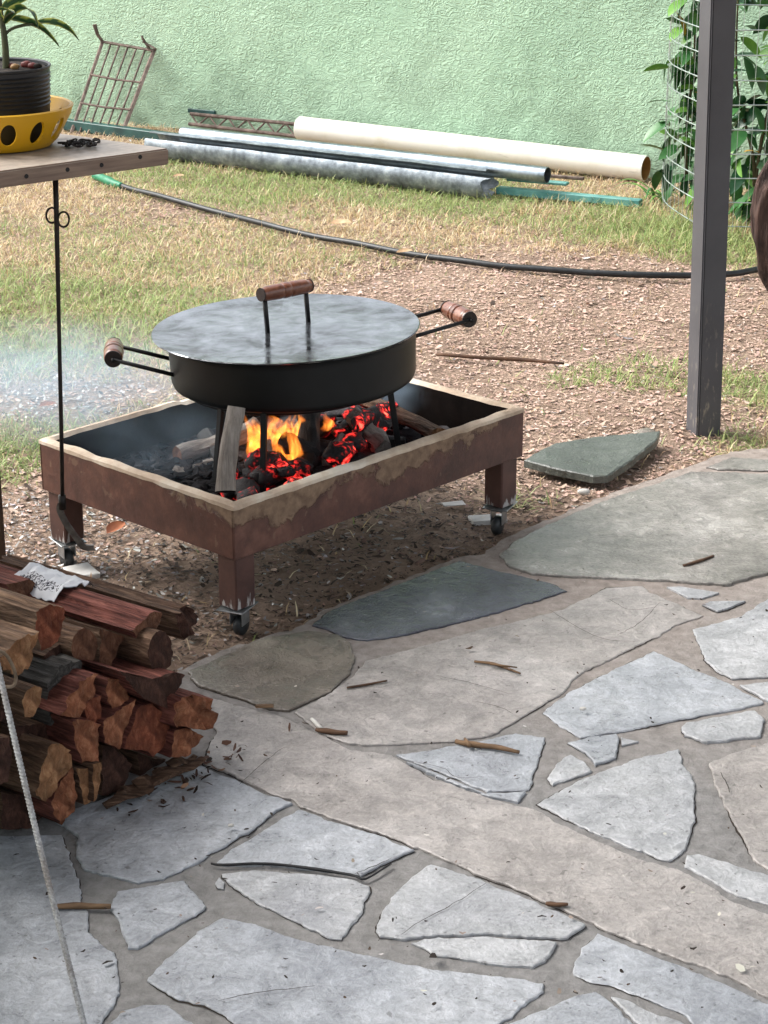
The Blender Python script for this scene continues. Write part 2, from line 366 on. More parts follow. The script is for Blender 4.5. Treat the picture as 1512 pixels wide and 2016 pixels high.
def thing(name, label, cat, loc=(0, 0, 0), group=None, rotz=0):
    o = bpy.data.objects.new(name, None); COL.objects.link(o); o.location = loc; o.rotation_euler = (0, 0, rotz)
    o.empty_display_size = .05
    return tag(o, label, cat, group)
def tag(o, label=None, cat=None, group=None, kind=None):
    for k, v in (('label', label), ('category', cat), ('group', group), ('kind', kind)):
        if v: o[k] = v
    return o
def xf(data, M):
    return ([M @ Vector(v) for v in data[0]], *data[1:])
def join(*ds):
    V, F, I = [], [], []
    for d in ds:
        k = len(V); V += list(d[0]); F += [tuple(i+k for i in f) for f in d[1]]
        I += list(d[2]) if len(d) > 2 else [0]*len(d[1])
    return V, F, I
def box(sx, sy, sz, M=Matrix(), bev=.002, seg=1, jit=0):
    bm = bmesh.new(); bmesh.ops.create_cube(bm, size=1.0)
    bmesh.ops.scale(bm, vec=(sx, sy, sz), verts=bm.verts)
    if bev: bmesh.ops.bevel(bm, geom=list(bm.edges), offset=bev, segments=seg, affect='EDGES', profile=.5)
    if jit:
        for v in bm.verts: v.co += Vector((rnd.uniform(-jit, jit), rnd.uniform(-jit, jit), rnd.uniform(-jit, jit)))
    V = [M @ v.co for v in bm.verts]; bm.verts.index_update(); F = [tuple(v.index for v in f.verts) for f in bm.faces]; bm.free()
    return V, F
def frame_of(t, up=Vector((0, 0, 1))):
    t = t.normalized()
    if abs(t.dot(up)) > .98: up = Vector((0, 1, 0)) if abs(t.y) < .9 else Vector((1, 0, 0))
    x = t.cross(up).normalized(); return x, x.cross(t).normalized()
def tube(pts, rad, n=10, cap=True, squash=1.0, wob=0, seed=0):
    pts = [Vector(p) for p in pts]; V, F = [], []
    rs = rad if isinstance(rad, (list, tuple)) else [rad]*len(pts)
    x = None
    for i, p in enumerate(pts):
        t = (pts[min(i+1, len(pts)-1)]-pts[max(i-1, 0)]).normalized()
        if x is None: x, y = frame_of(t)
        else:
            x = (x - t*x.dot(t)).normalized(); y = x.cross(t).normalized()
        for k in range(n):
            a = 2*math.pi*k/n; r = rs[i]
            if wob: r *= 1+wob*noise.noise(Vector((math.cos(a)*1.3, math.sin(a)*1.3, i*.35+seed*7.1)))
            V.append(p + x*math.cos(a)*r + y*math.sin(a)*r*squash)
    m = len(pts)
    for i in range(m-1):
        for k in range(n):
            a, b = i*n+k, i*n+(k+1) % n; F.append((a, b, b+n, a+n))
    if cap: F.append(tuple(range(n-1, -1, -1))); F.append(tuple(range((m-1)*n, m*n)))
    return V, F
def lathe(prof, n=48, M=Matrix(), close=False, sq=(1, 1)):
    V, F = [], []
    for r, z in prof:
        for k in range(n):
            a = 2*math.pi*k/n; V.append(M @ Vector((r*math.cos(a)*sq[0], r*math.sin(a)*sq[1], z)))
    for i in range(len(prof)-1):
        for k in range(n):
            a, b = i*n+k, i*n+(k+1) % n; F.append((a, b, b+n, a+n))
    if prof[0][0] > 1e-6 and close: F.append(tuple(range(n-1, -1, -1)))
    if prof[-1][0] > 1e-6 and close: F.append(tuple(range((len(prof)-1)*n, len(prof)*n)))
    return V, F
def cat(pts, n=6):
    """Catmull-Rom through points"""
    pts = [Vector(p) for p in pts]; out = []
    for i in range(len(pts)-1):
        a, b, c, d = pts[max(i-1, 0)], pts[i], pts[i+1], pts[min(i+2, len(pts)-1)]
        for k in range(n):
            t = k/n; out.append(.5*((2*b)+(c-a)*t+(2*a-5*b+4*c-d)*t*t+(3*b-a-3*c+d)*t**3))
    return out+[pts[-1]]
def axes(o, x, z=Vector((0, 0, 1))):
    x = Vector(x).normalized(); y = Vector(z).cross(x).normalized(); z = x.cross(y)
    return Matrix(((x.x, y.x, z.x, o[0]), (x.y, y.y, z.y, o[1]), (x.z, y.z, z.z, o[2]), (0, 0, 0, 1)))
def lump(r, seed, sx=1, sy=1, sz=1, rough=.35, sub=2):
    bm = bmesh.new(); bmesh.ops.create_icosphere(bm, subdivisions=sub, radius=1)
    for v in bm.verts:
        p = v.co.copy(); k = 1+rough*noise.noise(p*1.6+Vector((seed*3.7, seed, -seed)))+rough*.4*noise.noise(p*4+Vector((seed, 0, 0)))
        v.co = Vector((p.x*sx, p.y*sy, p.z*sz))*r*k
    V = [v.co.copy() for v in bm.verts]; bm.verts.index_update(); F = [tuple(v.index for v in f.verts) for f in bm.faces]; bm.free()
    return V, F
def vnoise(x, y, s, seed=0):
    x = np.asarray(x)*s+seed*17.3; y = np.asarray(y)*s-seed*9.1
    xi, yi = np.floor(x).astype(int), np.floor(y).astype(int); fx, fy = x-xi, y-yi
    fx, fy = fx*fx*(3-2*fx), fy*fy*(3-2*fy)
    h = lambda a, b: (np.sin(a*127.1+b*311.7+seed*74.7)*43758.5453) % 1.0
    return (h(xi, yi)*(1-fx)+h(xi+1, yi)*fx)*(1-fy)+(h(xi, yi+1)*(1-fx)+h(xi+1, yi+1)*fx)*fy
def fbm(x, y, s, seed=0):
    return .55*vnoise(x, y, s, seed)+.3*vnoise(x, y, s*2.3, seed+1)+.15*vnoise(x, y, s*5.1, seed+2)
def col_mesh(name, V, F, C, mat, parent=None, smooth=False):
    me = bpy.data.meshes.new(name); V = np.asarray(V, np.float32)
    nf, k = len(F), F.shape[1]
    me.vertices.add(len(V)); me.vertices.foreach_set('co', V.ravel())
    me.loops.add(nf*k); me.loops.foreach_set('vertex_index', F.ravel().astype(np.int32))
    me.polygons.add(nf); me.polygons.foreach_set('loop_start', np.arange(0, nf*k, k, dtype=np.int32))
    a = me.color_attributes.new('Col', 'FLOAT_COLOR', 'POINT'); a.data.foreach_set('color', np.asarray(C, np.float32).ravel())
    me.update(calc_edges=True); return obj(name, me, mat, parent, smooth)
def blades(name, pos, length, width, colour, mat='grass', lean=.6, flat=None):
    n = len(pos); a = rng.uniform(0, 2*np.pi, n); ln = rng.normal(lean, .3, n)
    dx, dy = np.cos(a), np.sin(a); px, py = -dy, dx
    up = np.cos(np.clip(ln, 0, 1.5)); out = np.sin(np.clip(ln, 0, 1.5))
    b2 = np.clip(ln+rng.uniform(.2, .9, n), 0, 1.75); up2 = np.cos(b2); out2 = np.sin(b2)
    w2 = width/2
    base = pos; mid = base+np.stack([dx*out, dy*out, up], 1)*(length*.55)[:, None]
    tip = mid+np.stack([dx*out2, dy*out2, up2], 1)*(length*.45)[:, None]
    tip[:, 2] = np.maximum(tip[:, 2], base[:, 2]+.002)
    s = np.stack([px, py, 0*px], 1)*w2[:, None]
    V = np.stack([base-s, base+s, mid+s*.8, mid-s*.8, tip+s*.15, tip-s*.15], 1).reshape(-1, 3)
    i = np.arange(n)[:, None]*6
    F = np.concatenate([i+np.array([[0, 1, 2, 3]]), i+np.array([[3, 2, 4, 5]])], 0)
    C = np.repeat(np.concatenate([colour, np.ones((n, 1))], 1)[:, None, :], 6, 1)
    C[:, 4:, :3] *= 1.12
    return col_mesh(name, V, F, C.reshape(-1, 4), mat)
def chips(name, pos, size, asp, colour, mat='litter', tilt=.35):
    """curled flakes lying on the ground"""
    n = len(pos); a = rng.uniform(0, 2*np.pi, n)
    t1, t2 = np.clip(rng.normal(0, tilt, n), -.9, .9), np.clip(rng.normal(0, tilt, n), -.9, .9)
    ux = np.stack([np.cos(a), np.sin(a), np.tan(t1)*.7], 1); uy = np.stack([-np.sin(a), np.cos(a), np.tan(t2)*.7], 1)
    L, W = size/2, size*asp/2; curl = rng.uniform(-.25, .45, n)*size
    z = np.zeros((n, 3)); z[:, 2] = curl*.5
    p = pos+np.array([0, 0, .004])
    V = np.stack([p-ux*L[:, None]-uy*(W*.55)[:, None]+z, p-ux*L[:, None]*.9+uy*(W*.6)[:, None]+z, p+uy*W[:, None], p-uy*W[:, None],
                  p+ux*L[:, None]+uy*(W*.35)[:, None]+z, p+ux*L[:, None]*.92-uy*(W*.5)[:, None]+z], 1).reshape(-1, 3)
    i = np.arange(n)[:, None]*6
    F = np.concatenate([i+np.array([[0, 3, 2, 1]]), i+np.array([[3, 5, 4, 2]])], 0)
    C = np.repeat(np.concatenate([colour, np.ones((n, 1))], 1)[:, None, :], 6, 1)
    return col_mesh(name, V, F, C.reshape(-1, 4), mat)
def pal(n, cols, wts, var=.18):
    cols = np.array([lin(c)[:3] for c in cols]); w_ = np.array(wts, float)
    if w_.ndim == 1: k = rng.choice(len(cols), n, p=w_/w_.sum())
    else:
        cum = np.cumsum(w_/w_.sum(1, keepdims=True), 1); k = (rng.random(n)[:, None] > cum).sum(1).clip(0, len(cols)-1)
    return cols[k]*rng.uniform(1-var, 1+var, (n, 1))*rng.uniform(.95, 1.05, (n, 3))
def spots(pts, sig):
    """density field of soft patches given by ground points measured in the photograph"""
    c = [(P(u, v, YZ), s_, a_) for u, v, s_, a_ in pts]
    return lambda x, y: np.clip(sum(a_*np.exp(-((x-q.x)**2+(y-q.y)**2)/(2*(s_*sig)**2)) for q, s_, a_ in c), 0, 1.5)

# ================================================================== SETTING
# ground: one sheet, finely uneven where it is seen
def ground_sheet():
    xs = np.concatenate([[-60, -20, -8], np.arange(-3.6, 3.61, .05), [8, 20, 60]])
    ys = np.concatenate([[-60, -15, 0, 2], np.arange(2.6, 11.2, .05), [14, 25, 80]])
    X, Y = np.meshgrid(xs, ys); Z = YZ + (fbm(X, Y, 3.0, 3)-.5)*.022 + (fbm(X, Y, 14, 5)-.5)*.010
    far = (np.abs(X) > 3.6) | (Y > 11.2) | (Y < 2.6); Z[far] = YZ
    n, m = X.shape; V = np.stack([X, Y, Z], -1).reshape(-1, 3)
    F = [(j*m+i, j*m+i+1, (j+1)*m+i+1, (j+1)*m+i) for j in range(n-1) for i in range(m-1)]
    return V.tolist(), F
tag(obj('ground', ground_sheet(), 'soil', smooth=True), kind='structure')
def gz(x, y): return YZ + (fbm(x, y, 3.0, 3)-.5)*.022 + (fbm(x, y, 14, 5)-.5)*.010

# patio bed of mortar
EDGE = [(-260, 1560), (-60, 1475), (120, 1405), (300, 1345), (450, 1275), (600, 1230), (640, 1200), (770, 1150), (905, 1096), (955, 1090), (990, 1062), (1060, 1030),
        (1142, 996), (1223, 964), (1310, 936), (1390, 906), (1440, 890), (1475, 884), (1560, 880), (1800, 872)]
edge_w = [P(u, v, 0) for u, v in EDGE]
def rough_line(pts, step=.012, amp=.005, seed=0, closed=True):
    out = []; m = len(pts)
    for i in range(m if closed else m-1):
        a, b = Vector(pts[i]), Vector(pts[(i+1) % m]); L = (b-a).length; k = max(1, int(L/step))
        nrm = Vector((-(b-a).y, (b-a).x, 0)).normalized()
        for j in range(k):
            p = a.lerp(b, j/k)
            e = amp*(noise.noise(Vector((p.x*30, p.y*30, seed)))+.8*noise.noise(Vector((p.x*90, p.y*90, seed+5))))*(1.0 if j else .4)
            out.append(p+nrm*e)
    return out
bed = rough_line([(p.x, p.y, 0) for p in edge_w], .02, .012, 3, False)
bed = [(p.x, p.y) for p in bed]+[(4.0, edge_w[-1].y), (4.0, 1.0), (-4.0, 1.0), (-4.0, edge_w[0].y-1.5)]
PATIO = np.array(bed)
def in_poly(x, y, poly):
    x = np.asarray(x); y = np.asarray(y); r = np.zeros(x.shape, bool); n = len(poly); j = n-1
    for i in range(n):
        xi, yi = poly[i]; xj, yj = poly[j]
        c = ((yi > y) != (yj > y)) & (x < (xj-xi)*(y-yi)/((yj-yi) or 1e-12)+xi); r ^= c; j = i
    return r
def slab(ring, zt, zb, cham, seed=0, tilt=(0, 0)):
    """split stone: rough rim, chipped arris, flat cleft top"""
    c = sum(ring, Vector((0, 0, 0)))/len(ring); V, F = [], []; n = len(ring)
    for kind in range(3):
        for i, p in enumerate(ring):
            q = Vector((p.x, p.y, 0)); d = (c-q); d.z = 0; d.normalize()
            a, b = ring[i-1], ring[(i+1) % n]; t = Vector((b.x-a.x, b.y-a.y, 0)).normalized(); inn = Vector((-t.y, t.x, 0))
            if inn.dot(d) < -.2: inn = -inn if False else inn
            z = zt+tilt[0]*(q.x-c.x)+tilt[1]*(q.y-c.y)
            if kind == 0: V.append(Vector((q.x, q.y, zb)))
            elif kind == 1: V.append(Vector((q.x, q.y, z-cham*(.7+.5*noise.noise(q*25+Vector((0, 0, seed)))))))
            else: V.append(q+inn*cham*(1.0+.9*noise.noise(q*40+Vector((seed, 0, 0))))+Vector((0, 0, z)))
    for k in (0, 1):
        for i in range(n): F.append((k*n+i, k*n+(i+1) % n, (k+1)*n+(i+1) % n, (k+1)*n+i))
    F.append(tuple(range(2*n, 3*n)))
    return V, F
bm = bmesh.new(); vs_ = [bm.verts.new((x, y, 0)) for x, y in bed]; bf = bm.faces.new(vs_)
if bf.normal.z < 0: bf.normal_flip()
bm.normal_update()
if bm.faces[:][0].normal.z < 0: bmesh.ops.reverse_faces(bm, faces=bm.faces)
ex = bmesh.ops.extrude_face_region(bm, geom=list(bm.faces))
bmesh.ops.translate(bm, vec=(0, 0, -.12), verts=[g for g in ex['geom'] if isinstance(g, bmesh.types.BMVert)])
patio = tag(obj('patio', bm, 'mortar'), kind='structure')

ST = [
 ('stone_slate', [(615, 1226), (655, 1195), (780, 1148), (904, 1099), (960, 1114), (1093, 1146), (1116, 1159), (1052, 1179), (960, 1207), (893, 1223), (800, 1245), (723, 1256), (682, 1251), (652, 1238)]),
 ('stone_olive', [(984, 1090), (1007, 1066), (1062, 1038), (1142, 1002), (1223, 970), (1307, 944), (1361, 925), (1440, 927), (1620, 937), (1620, 1105), (1512, 1125), (1430, 1148), (1325, 1141), (1245, 1137), (1106, 1130), (1045, 1126), (1000, 1110)]),
 ('stone_olive', [(1390, 917), (1440, 897), (1512, 902), (1620, 908), (1620, 928), (1450, 921), (1420, 921)]),
 ('stone_pink', [(580, 1398), (640, 1368), (697, 1325), (720, 1297), (800, 1277), (888, 1252), (950, 1234), (1030, 1216), (1106, 1196), (1175, 1163), (1194, 1152), (1265, 1149), (1278, 1161), (1318, 1177), (1385, 1207), (1322, 1230), (1302, 1245), (1242, 1272), (1158, 1314), (1128, 1334), (1108, 1359), (1058, 1389), (1024, 1409), (979, 1438), (949, 1448), (884, 1456), (810, 1459), (720, 1462), (687, 1459), (635, 1442), (604, 1417)]),
 ('stone_brown', [(369, 1320), (435, 1290), (521, 1252), (607, 1239), (664, 1246), (690, 1261), (698, 1294), (690, 1320), (648, 1359), (569, 1395), (530, 1392), (483, 1374), (388, 1346)]),
 ('stone_pink', [(385, 1362), (480, 1388), (560, 1408), (607, 1432), (690, 1472), (772, 1482), (800, 1500), (850, 1528), (900, 1545), (960, 1565), (1020, 1582), (1054, 1588), (1100, 1616), (1170, 1648), (1250, 1682), (1300, 1698), (1335, 1706), (1380, 1728), (1440, 1769), (1512, 1794), (1620, 1838), (1620, 2000), (1512, 1958), (1440, 1921), (1380, 1897), (1300, 1870), (1230, 1841), (1180, 1822), (1110, 1787), (1060, 1765), (1000, 1738), (950, 1720), (880, 1690), (850, 1676), (830, 1668), (744, 1634), (653, 1607), (588, 1582), (578, 1572), (528, 1556), (472, 1529), (400, 1498), (425, 1440)]),
 ('stone_bluegrey', [(780, 1481), (835, 1474), (934, 1457), (1014, 1439), (1073, 1448), (1058, 1503), (1040, 1549), (960, 1554), (900, 1528), (850, 1508), (800, 1490)]),
 ('stone_bluegrey', [(800, 1497), (845, 1514), (897, 1535), (955, 1560), (1036, 1555), (1019, 1575), (959, 1563), (859, 1526)]),
 ('stone_bluegrey', [(397, 1505), (470, 1535), (525, 1562), (576, 1578), (543, 1591), (503, 1626), (382, 1696), (322, 1726), (271, 1734), (221, 1721), (166, 1706), (150, 1681), (153, 1641), (100, 1605), (200, 1570), (330, 1520)]),
 ('stone_pale', [(1058, 1578), (1108, 1548), (1173, 1518), (1257, 1488), (1337, 1471), (1347, 1503), (1369, 1538), (1367, 1608), (1352, 1667), (1317, 1690), (1257, 1670), (1183, 1640), (1108, 1606)]),
 ('stone_bluegrey', [(1068, 1399), (1118, 1359), (1200, 1317), (1287, 1277), (1357, 1309), (1431, 1339), (1504, 1379), (1456, 1391), (1332, 1414), (1233, 1434), (1143, 1448), (1118, 1434)]),
 ('stone_bluegrey', [(1118, 1458), (1158, 1448), (1213, 1441), (1217, 1448), (1213, 1488), (1173, 1503), (1153, 1478)]),
 ('stone_pale', [(1078, 1528), (1098, 1498), (1123, 1481), (1153, 1498), (1166, 1513), (1118, 1531), (1088, 1541)]),
 ('stone_pale', [(1222, 1447), (1258, 1455), (1224, 1463)]),
 ('stone_pale', [(1342, 1428), (1350, 1419), (1486, 1396), (1506, 1414), (1496, 1446), (1392, 1458), (1347, 1444)]),
 ('stone_pink', [(1397, 1498), (1431, 1483), (1512, 1458), (1620, 1440), (1620, 1745), (1512, 1707), (1481, 1687), (1466, 1647), (1446, 1618), (1427, 1583), (1407, 1538)]),
 ('stone_pale', [(1364, 1235), (1456, 1210), (1512, 1175), (1620, 1140), (1620, 1326), (1512, 1329), (1441, 1332), (1407, 1314), (1387, 1294), (1377, 1264)]),
 ('stone_pale', [(1456, 1346), (1520, 1338), (1620, 1336), (1620, 1420), (1540, 1398), (1512, 1376)]),
 ('stone_pale', [(1383, 1187), (1398, 1181), (1468, 1180), (1440, 1192), (1413, 1200)]),
 ('stone_pale', [(1313, 1152), (1340, 1151), (1416, 1163), (1380, 1175), (1354, 1173)]),
 ('stone_pale', [(1352, 1678), (1377, 1675), (1512, 1718), (1620, 1756), (1620, 1822), (1512, 1775), (1452, 1757), (1398, 1726), (1348, 1701)]),
 ('stone_bluegrey', [(427, 1694), (452, 1671), (528, 1626), (588, 1590), (653, 1613), (744, 1641), (815, 1670), (775, 1686), (738, 1705), (711, 1719), (628, 1709), (528, 1697), (442, 1699)]),
 ('stone_pale', [(437, 1716), (503, 1708), (628, 1718), (694, 1727), (727, 1740), (724, 1761), (704, 1807), (673, 1844), (648, 1842), (578, 1807), (503, 1771), (452, 1736)]),
 ('stone_pale', [(423, 1734), (431, 1722), (442, 1732), (440, 1745), (428, 1742)]),
 ('stone_pale', [(848, 1698), (877, 1705), (936, 1726), (1022, 1759), (1097, 1791), (1152, 1818), (1118, 1842), (1103, 1844), (960, 1834), (834, 1838), (800, 1845), (748, 1840), (740, 1828), (759, 1780), (770, 1764), (807, 1726)]),
 ('stone_pale', [(810, 1851), (836, 1843), (960, 1839), (1096, 1850), (1076, 1880), (1049, 1899), (968, 1892), (861, 1876)]),
 ('stone_bluegrey', [(289, 1925), (327, 1882), (402, 1822), (437, 1802), (503, 1814), (578, 1842), (679, 1866), (754, 1884), (861, 1904), (958, 1914), (1033, 1922), (1070, 1930), (1070, 1947), (1044, 1963), (1001, 2000), (968, 2022), (900, 2080), (500, 2080), (470, 2020), (440, 1990), (402, 1972), (352, 1962)]),
 ('stone_bluegrey', [(212, 2016), (241, 1987), (281, 1975), (322, 1975), (377, 2008), (430, 2070), (180, 2070)]),
 ('stone_bluegrey', [(231, 1751), (362, 1729), (382, 1751), (405, 1779), (397, 1789), (327, 1827), (271, 1862), (251, 1862), (231, 1802), (216, 1781)]),
 ('stone_bluegrey', [(-120, 1640), (0, 1640), (120, 1640), (140, 1690), (155, 1730), (160, 1770), (172, 1790), (172, 1830), (195, 1850), (225, 1870), (230, 1900), (235, 1950), (200, 2010), (150, 2070), (-120, 2070)]),
 ('stone_bluegrey', [(1130, 1888), (1151, 1855), (1178, 1831), (1280, 1873), (1382, 1911), (1512, 1970), (1620, 2014), (1620, 2080), (1450, 2080), (1344, 1990), (1280, 1963), (1210, 1936), (1156, 1925), (1130, 1912)]),
 ('stone_bluegrey', [(990, 2016), (1076, 1984), (1130, 1957), (1173, 1949), (1194, 1962), (1246, 2013), (1290, 2080), (940, 2080)]),
 ('stone_pale', [(1203, 1957), (1218, 1960), (1355, 2014), (1410, 2060), (1315, 2080), (1257, 2010)]),
]
RINGS = []
for k, (m_, poly) in enumerate(ST):
    pts = [P(u, v, .008) for u, v in poly]
    area = sum(a.x*b.y-b.x*a.y for a, b in zip(pts, pts[1:]+pts[:1]))
    if area < 0: pts.reverse()
    small = max((a-b).length for a in pts for b in pts) < .12
    ring = rough_line([(p.x, p.y, 0) for p in pts], .007, .0042 if not small else .0015, k)
    RINGS.append((k, ring))
    zt = .0035+.003*((k*37 % 10)/10)
    obj('flagstone', slab(ring, zt, -.03, .0022 if not small else .0012, k, (rnd.uniform(-.004, .004), rnd.uniform(-.004, .004))), m_, patio)

# soil-filled cracks that follow parts of the joints
cv, cf = [], []
for k, ring in RINGS:
    n = len(ring); st = len(cv)
    for i, p in enumerate(ring):
        a, b = ring[i-1], ring[(i+1) % n]; t_ = Vector((b.x-a.x, b.y-a.y, 0)).normalized(); out = Vector((t_.y, -t_.x, 0))
        w_ = max(0.0, .0045*(noise.noise(Vector((p.x*7, p.y*7, k*2.3)))+.12)+.0022*noise.noise(Vector((p.x*60, p.y*60, k))))
        cv += [Vector((p.x, p.y, .0012))-out*.002, Vector((p.x, p.y, .0012))+out*w_]
    for i in range(n): j = (i+1) % n; cf.append((st+2*i, st+2*i+1, st+2*j+1, st+2*j))
def hair(pts, w_, seed):
    q = cat([P(u, v, .0085) for u, v in pts], 8); st = len(cv)
    for i, p in enumerate(q):
        t_ = (q[min(i+1, len(q)-1)]-q[max(i-1, 0)]).normalized(); o_ = Vector((t_.y, -t_.x, 0)); j = .003*noise.noise(Vector((p.x*60, p.y*60, seed)))
        ww = w_*(.5+.5*math.sin(math.pi*i/(len(q)-1)))*(1+.6*noise.noise(Vector((p.x*90, p.y*90, seed+3))))
        cv.append(p+o_*(j-ww)); cv.append(p+o_*(j+ww))
    for i in range(len(q)-1): cf.append((st+2*i, st+2*i+2, st+2*i+3, st+2*i+1))
for i, (pts, w_) in enumerate((([(955, 1738), (900, 1775), (830, 1812), (790, 1840)], .0007), ([(800, 1496), (870, 1512), (900, 1530), (960, 1528)], .0006), ([(620, 1940), (500, 1955), (430, 1970)], .0008), ([(1080, 1200), (1180, 1255), (1260, 1262)], .0006), ([(860, 1330), (930, 1345), (1000, 1365)], .0006),
        ([(1418, 1520), (1432, 1545), (1436, 1560)], .0008), ([(930, 1380), (985, 1392), (1010, 1405)], .0006), ([(470, 1545), (520, 1500), (560, 1470)], .0006), ([(1200, 1180), (1240, 1200), (1290, 1195)], .0006), ([(1300, 1185), (1260, 1225), (1215, 1250)], .0006), ([(700, 1720), (735, 1705), (770, 1690)], .0009))): hair(pts, w_, i)
tag(obj('joint_crack', (cv, cf), 'crack_dirt', patio), kind='stuff')

# unseen low wall on the left, made up to shade patio and firewood
hw = [(-1.15, 3.2), (-1.15, .2), (-1.3, .2), (-1.3, 3.2)]
tag(obj('unseen_shade_wall', ([(x, y, z) for z in (-.05, .8) for x, y in hw], [(3, 2, 1, 0), (4, 5, 6, 7), (0, 1, 5, 4), (1, 2, 6, 5), (2, 3, 7, 6), (3, 0, 4, 7)]), 'green_stucco'), kind='structure')

# unseen porch roof above the grey post, added and sized to shade the patio
rd = Vector((.69, .724, 0)); rn = Vector((-.724, .69, 0)); rc = Vector((.85, 5.15, 2.45))
def roofpt(a, b, z): q = rc+rd*a+rn*b; return Vector((q.x, q.y, z))
rv = [roofpt(-5, .2, 2.52), roofpt(4, .2, 2.52), roofpt(4, -2.6, 3.0), roofpt(-5, -2.6, 3.0)]
rv += [v+Vector((0, 0, .06)) for v in rv]
tag(obj('unseen_shade_roof', (rv, [(3, 2, 1, 0), (4, 5, 6, 7), (0, 1, 5, 4), (1, 2, 6, 5), (2, 3, 7, 6), (3, 0, 4, 7)]), 'roof_sheet'), kind='structure')

# green stuccoed wall along the back of the yard
WA, WB = P(330, 254, YZ), P(1300, 352, YZ)
wd = (WB-WA); wd.z = 0; wd.normalize(); wn = Vector((wd.y, -wd.x, 0))
if wn.y > 0: wn = -wn
def wall_mesh():
    V, F = [], []; us = np.arange(-6.2, 6.2, .04); zs = np.arange(0, 1.661, .04)
    for z in zs:
        for u in us:
            q = WA+wd*float(u)
            d = .010*noise.noise(Vector((u*2, z*2, 0)))+.006*noise.noise(Vector((u*14, z*14, 3)))
            V.append(Vector((q.x, q.y, YZ-.05+float(z)))+wn*d)
    m, n = len(us), len(zs)
    for j in range(n-1):
        for i in range(m-1): F.append((j*m+i, j*m+i+1, (j+1)*m+i+1, (j+1)*m+i))
    k = len(V)                                   # body of the wall behind the render
    for (u, z) in ((us[0], 0), (us[-1], 0), (us[-1], zs[-1]), (us[0], zs[-1])):
        q = WA+wd*float(u); V.append(Vector((q.x, q.y, YZ-.05+float(z)))-wn*.18)
    a, b, c_, d_ = 0, m-1, n*m-1, (n-1)*m
    F += [(k+1, k, k+3, k+2), tuple(range(d_, c_+1))+(k+2, k+3), (a, d_, k+3, k)[::1], (b, k+1, k+2, c_)]
    return V, F
wall = tag(obj('garden_wall', wall_mesh(), 'green_stucco', smooth=True), 'pale green rough stuccoed wall along the back of the yard', 'wall')
WALLO = WA.copy()
def PW(u, v, off=0.0): return PP(u, v, WALLO+wn*off, wn)

# ================================================================== THINGS
# ---------------------------------------------------------------- brazier: painted steel tray on four legs with castors
BF = Vector((-.3031, 3.8424, .2749)); BYAW = R(46.703); BA, BB, BH = .9156, .633, .1144; LEGH = .3049
BM = Matrix.Translation(BF) @ Matrix.Rotation(BYAW, 4, 'Z')
T3 = lambda x, y, z: Matrix.Translation((x, y, z))
br = thing('brazier', 'reddish brown steel fire tray on four legs with castors, rim smeared with clay', 'brazier', BM @ Vector((BA/2, BB/2, -LEGH)))
PT = .004
def panel(name, lx, ly, cx_, cy_):
    return obj(name, box(lx, ly, BH, BM @ T3(cx_, cy_, -BH/2), .0015), 'brazier_paint', br)
panel('side_panel', BA, PT, BA/2, PT/2); panel('side_panel', BA, PT, BA/2, BB-PT/2)
panel('side_panel', PT, BB-2*PT-.001, PT/2, BB/2); panel('side_panel', PT, BB-2*PT-.001, BA-PT/2, BB/2)
obj('floor_plate', box(BA-2*PT-.001, BB-2*PT-.001, .004, BM @ T3(BA/2, BB/2, -BH+.012), 0), 'brazier_inside', br)
def lining():
    """clay packed round the inside of the rim, uneven on top, dark below"""
    V, F, I = [], [], []; n = 200; per = 2*(BA+BB)
    def loop(off, s):
        a, b = BA-2*off, BB-2*off; q = s*2*(a+b)
        if q < a: return off+q, off
        q -= a
        if q < b: return BA-off, off+q
        q -= b
        if q < a: return BA-off-q, BB-off
        return off, BB-off-(q-a)
    tops = []
    for i in range(n):
        s = i/n
        w0 = .004; ti = .023+.003*noise.noise(Vector((s*60, 0, 0))); zt = .004+.004*noise.noise(Vector((s*45, 3, 0)))
        if noise.noise(Vector((s*22, 9, 1))) > .42: zt -= .006
        x0, y0 = loop(-.0015, s); x1, y1 = loop(w0, s); x2, y2 = loop(ti*.6, s); x3, y3 = loop(ti, s); x4, y4 = loop(ti+.002, s)
        ov = .012+.006*noise.noise(Vector((s*80, 5, 0)))
        for (x, y, z) in ((x0, y0, -ov*.5), (x0, y0, zt*.4), (x1, y1, zt+.002), (x2, y2, zt+.003), (x3, y3, zt-.004), (x4, y4, -.03), (x4, y4, -BH+.015)):
            V.append(BM @ Vector((x, y, z)))
    for i in range(n):
        j = (i+1) % n
        for k in range(6): F.append((i*7+k, j*7+k, j*7+k+1, i*7+k+1)); I.append(1 if k >= 4 else 0)
    return V, F, I
obj('clay_lining', lining(), ['clay', 'brazier_inside'], br, 'auto')
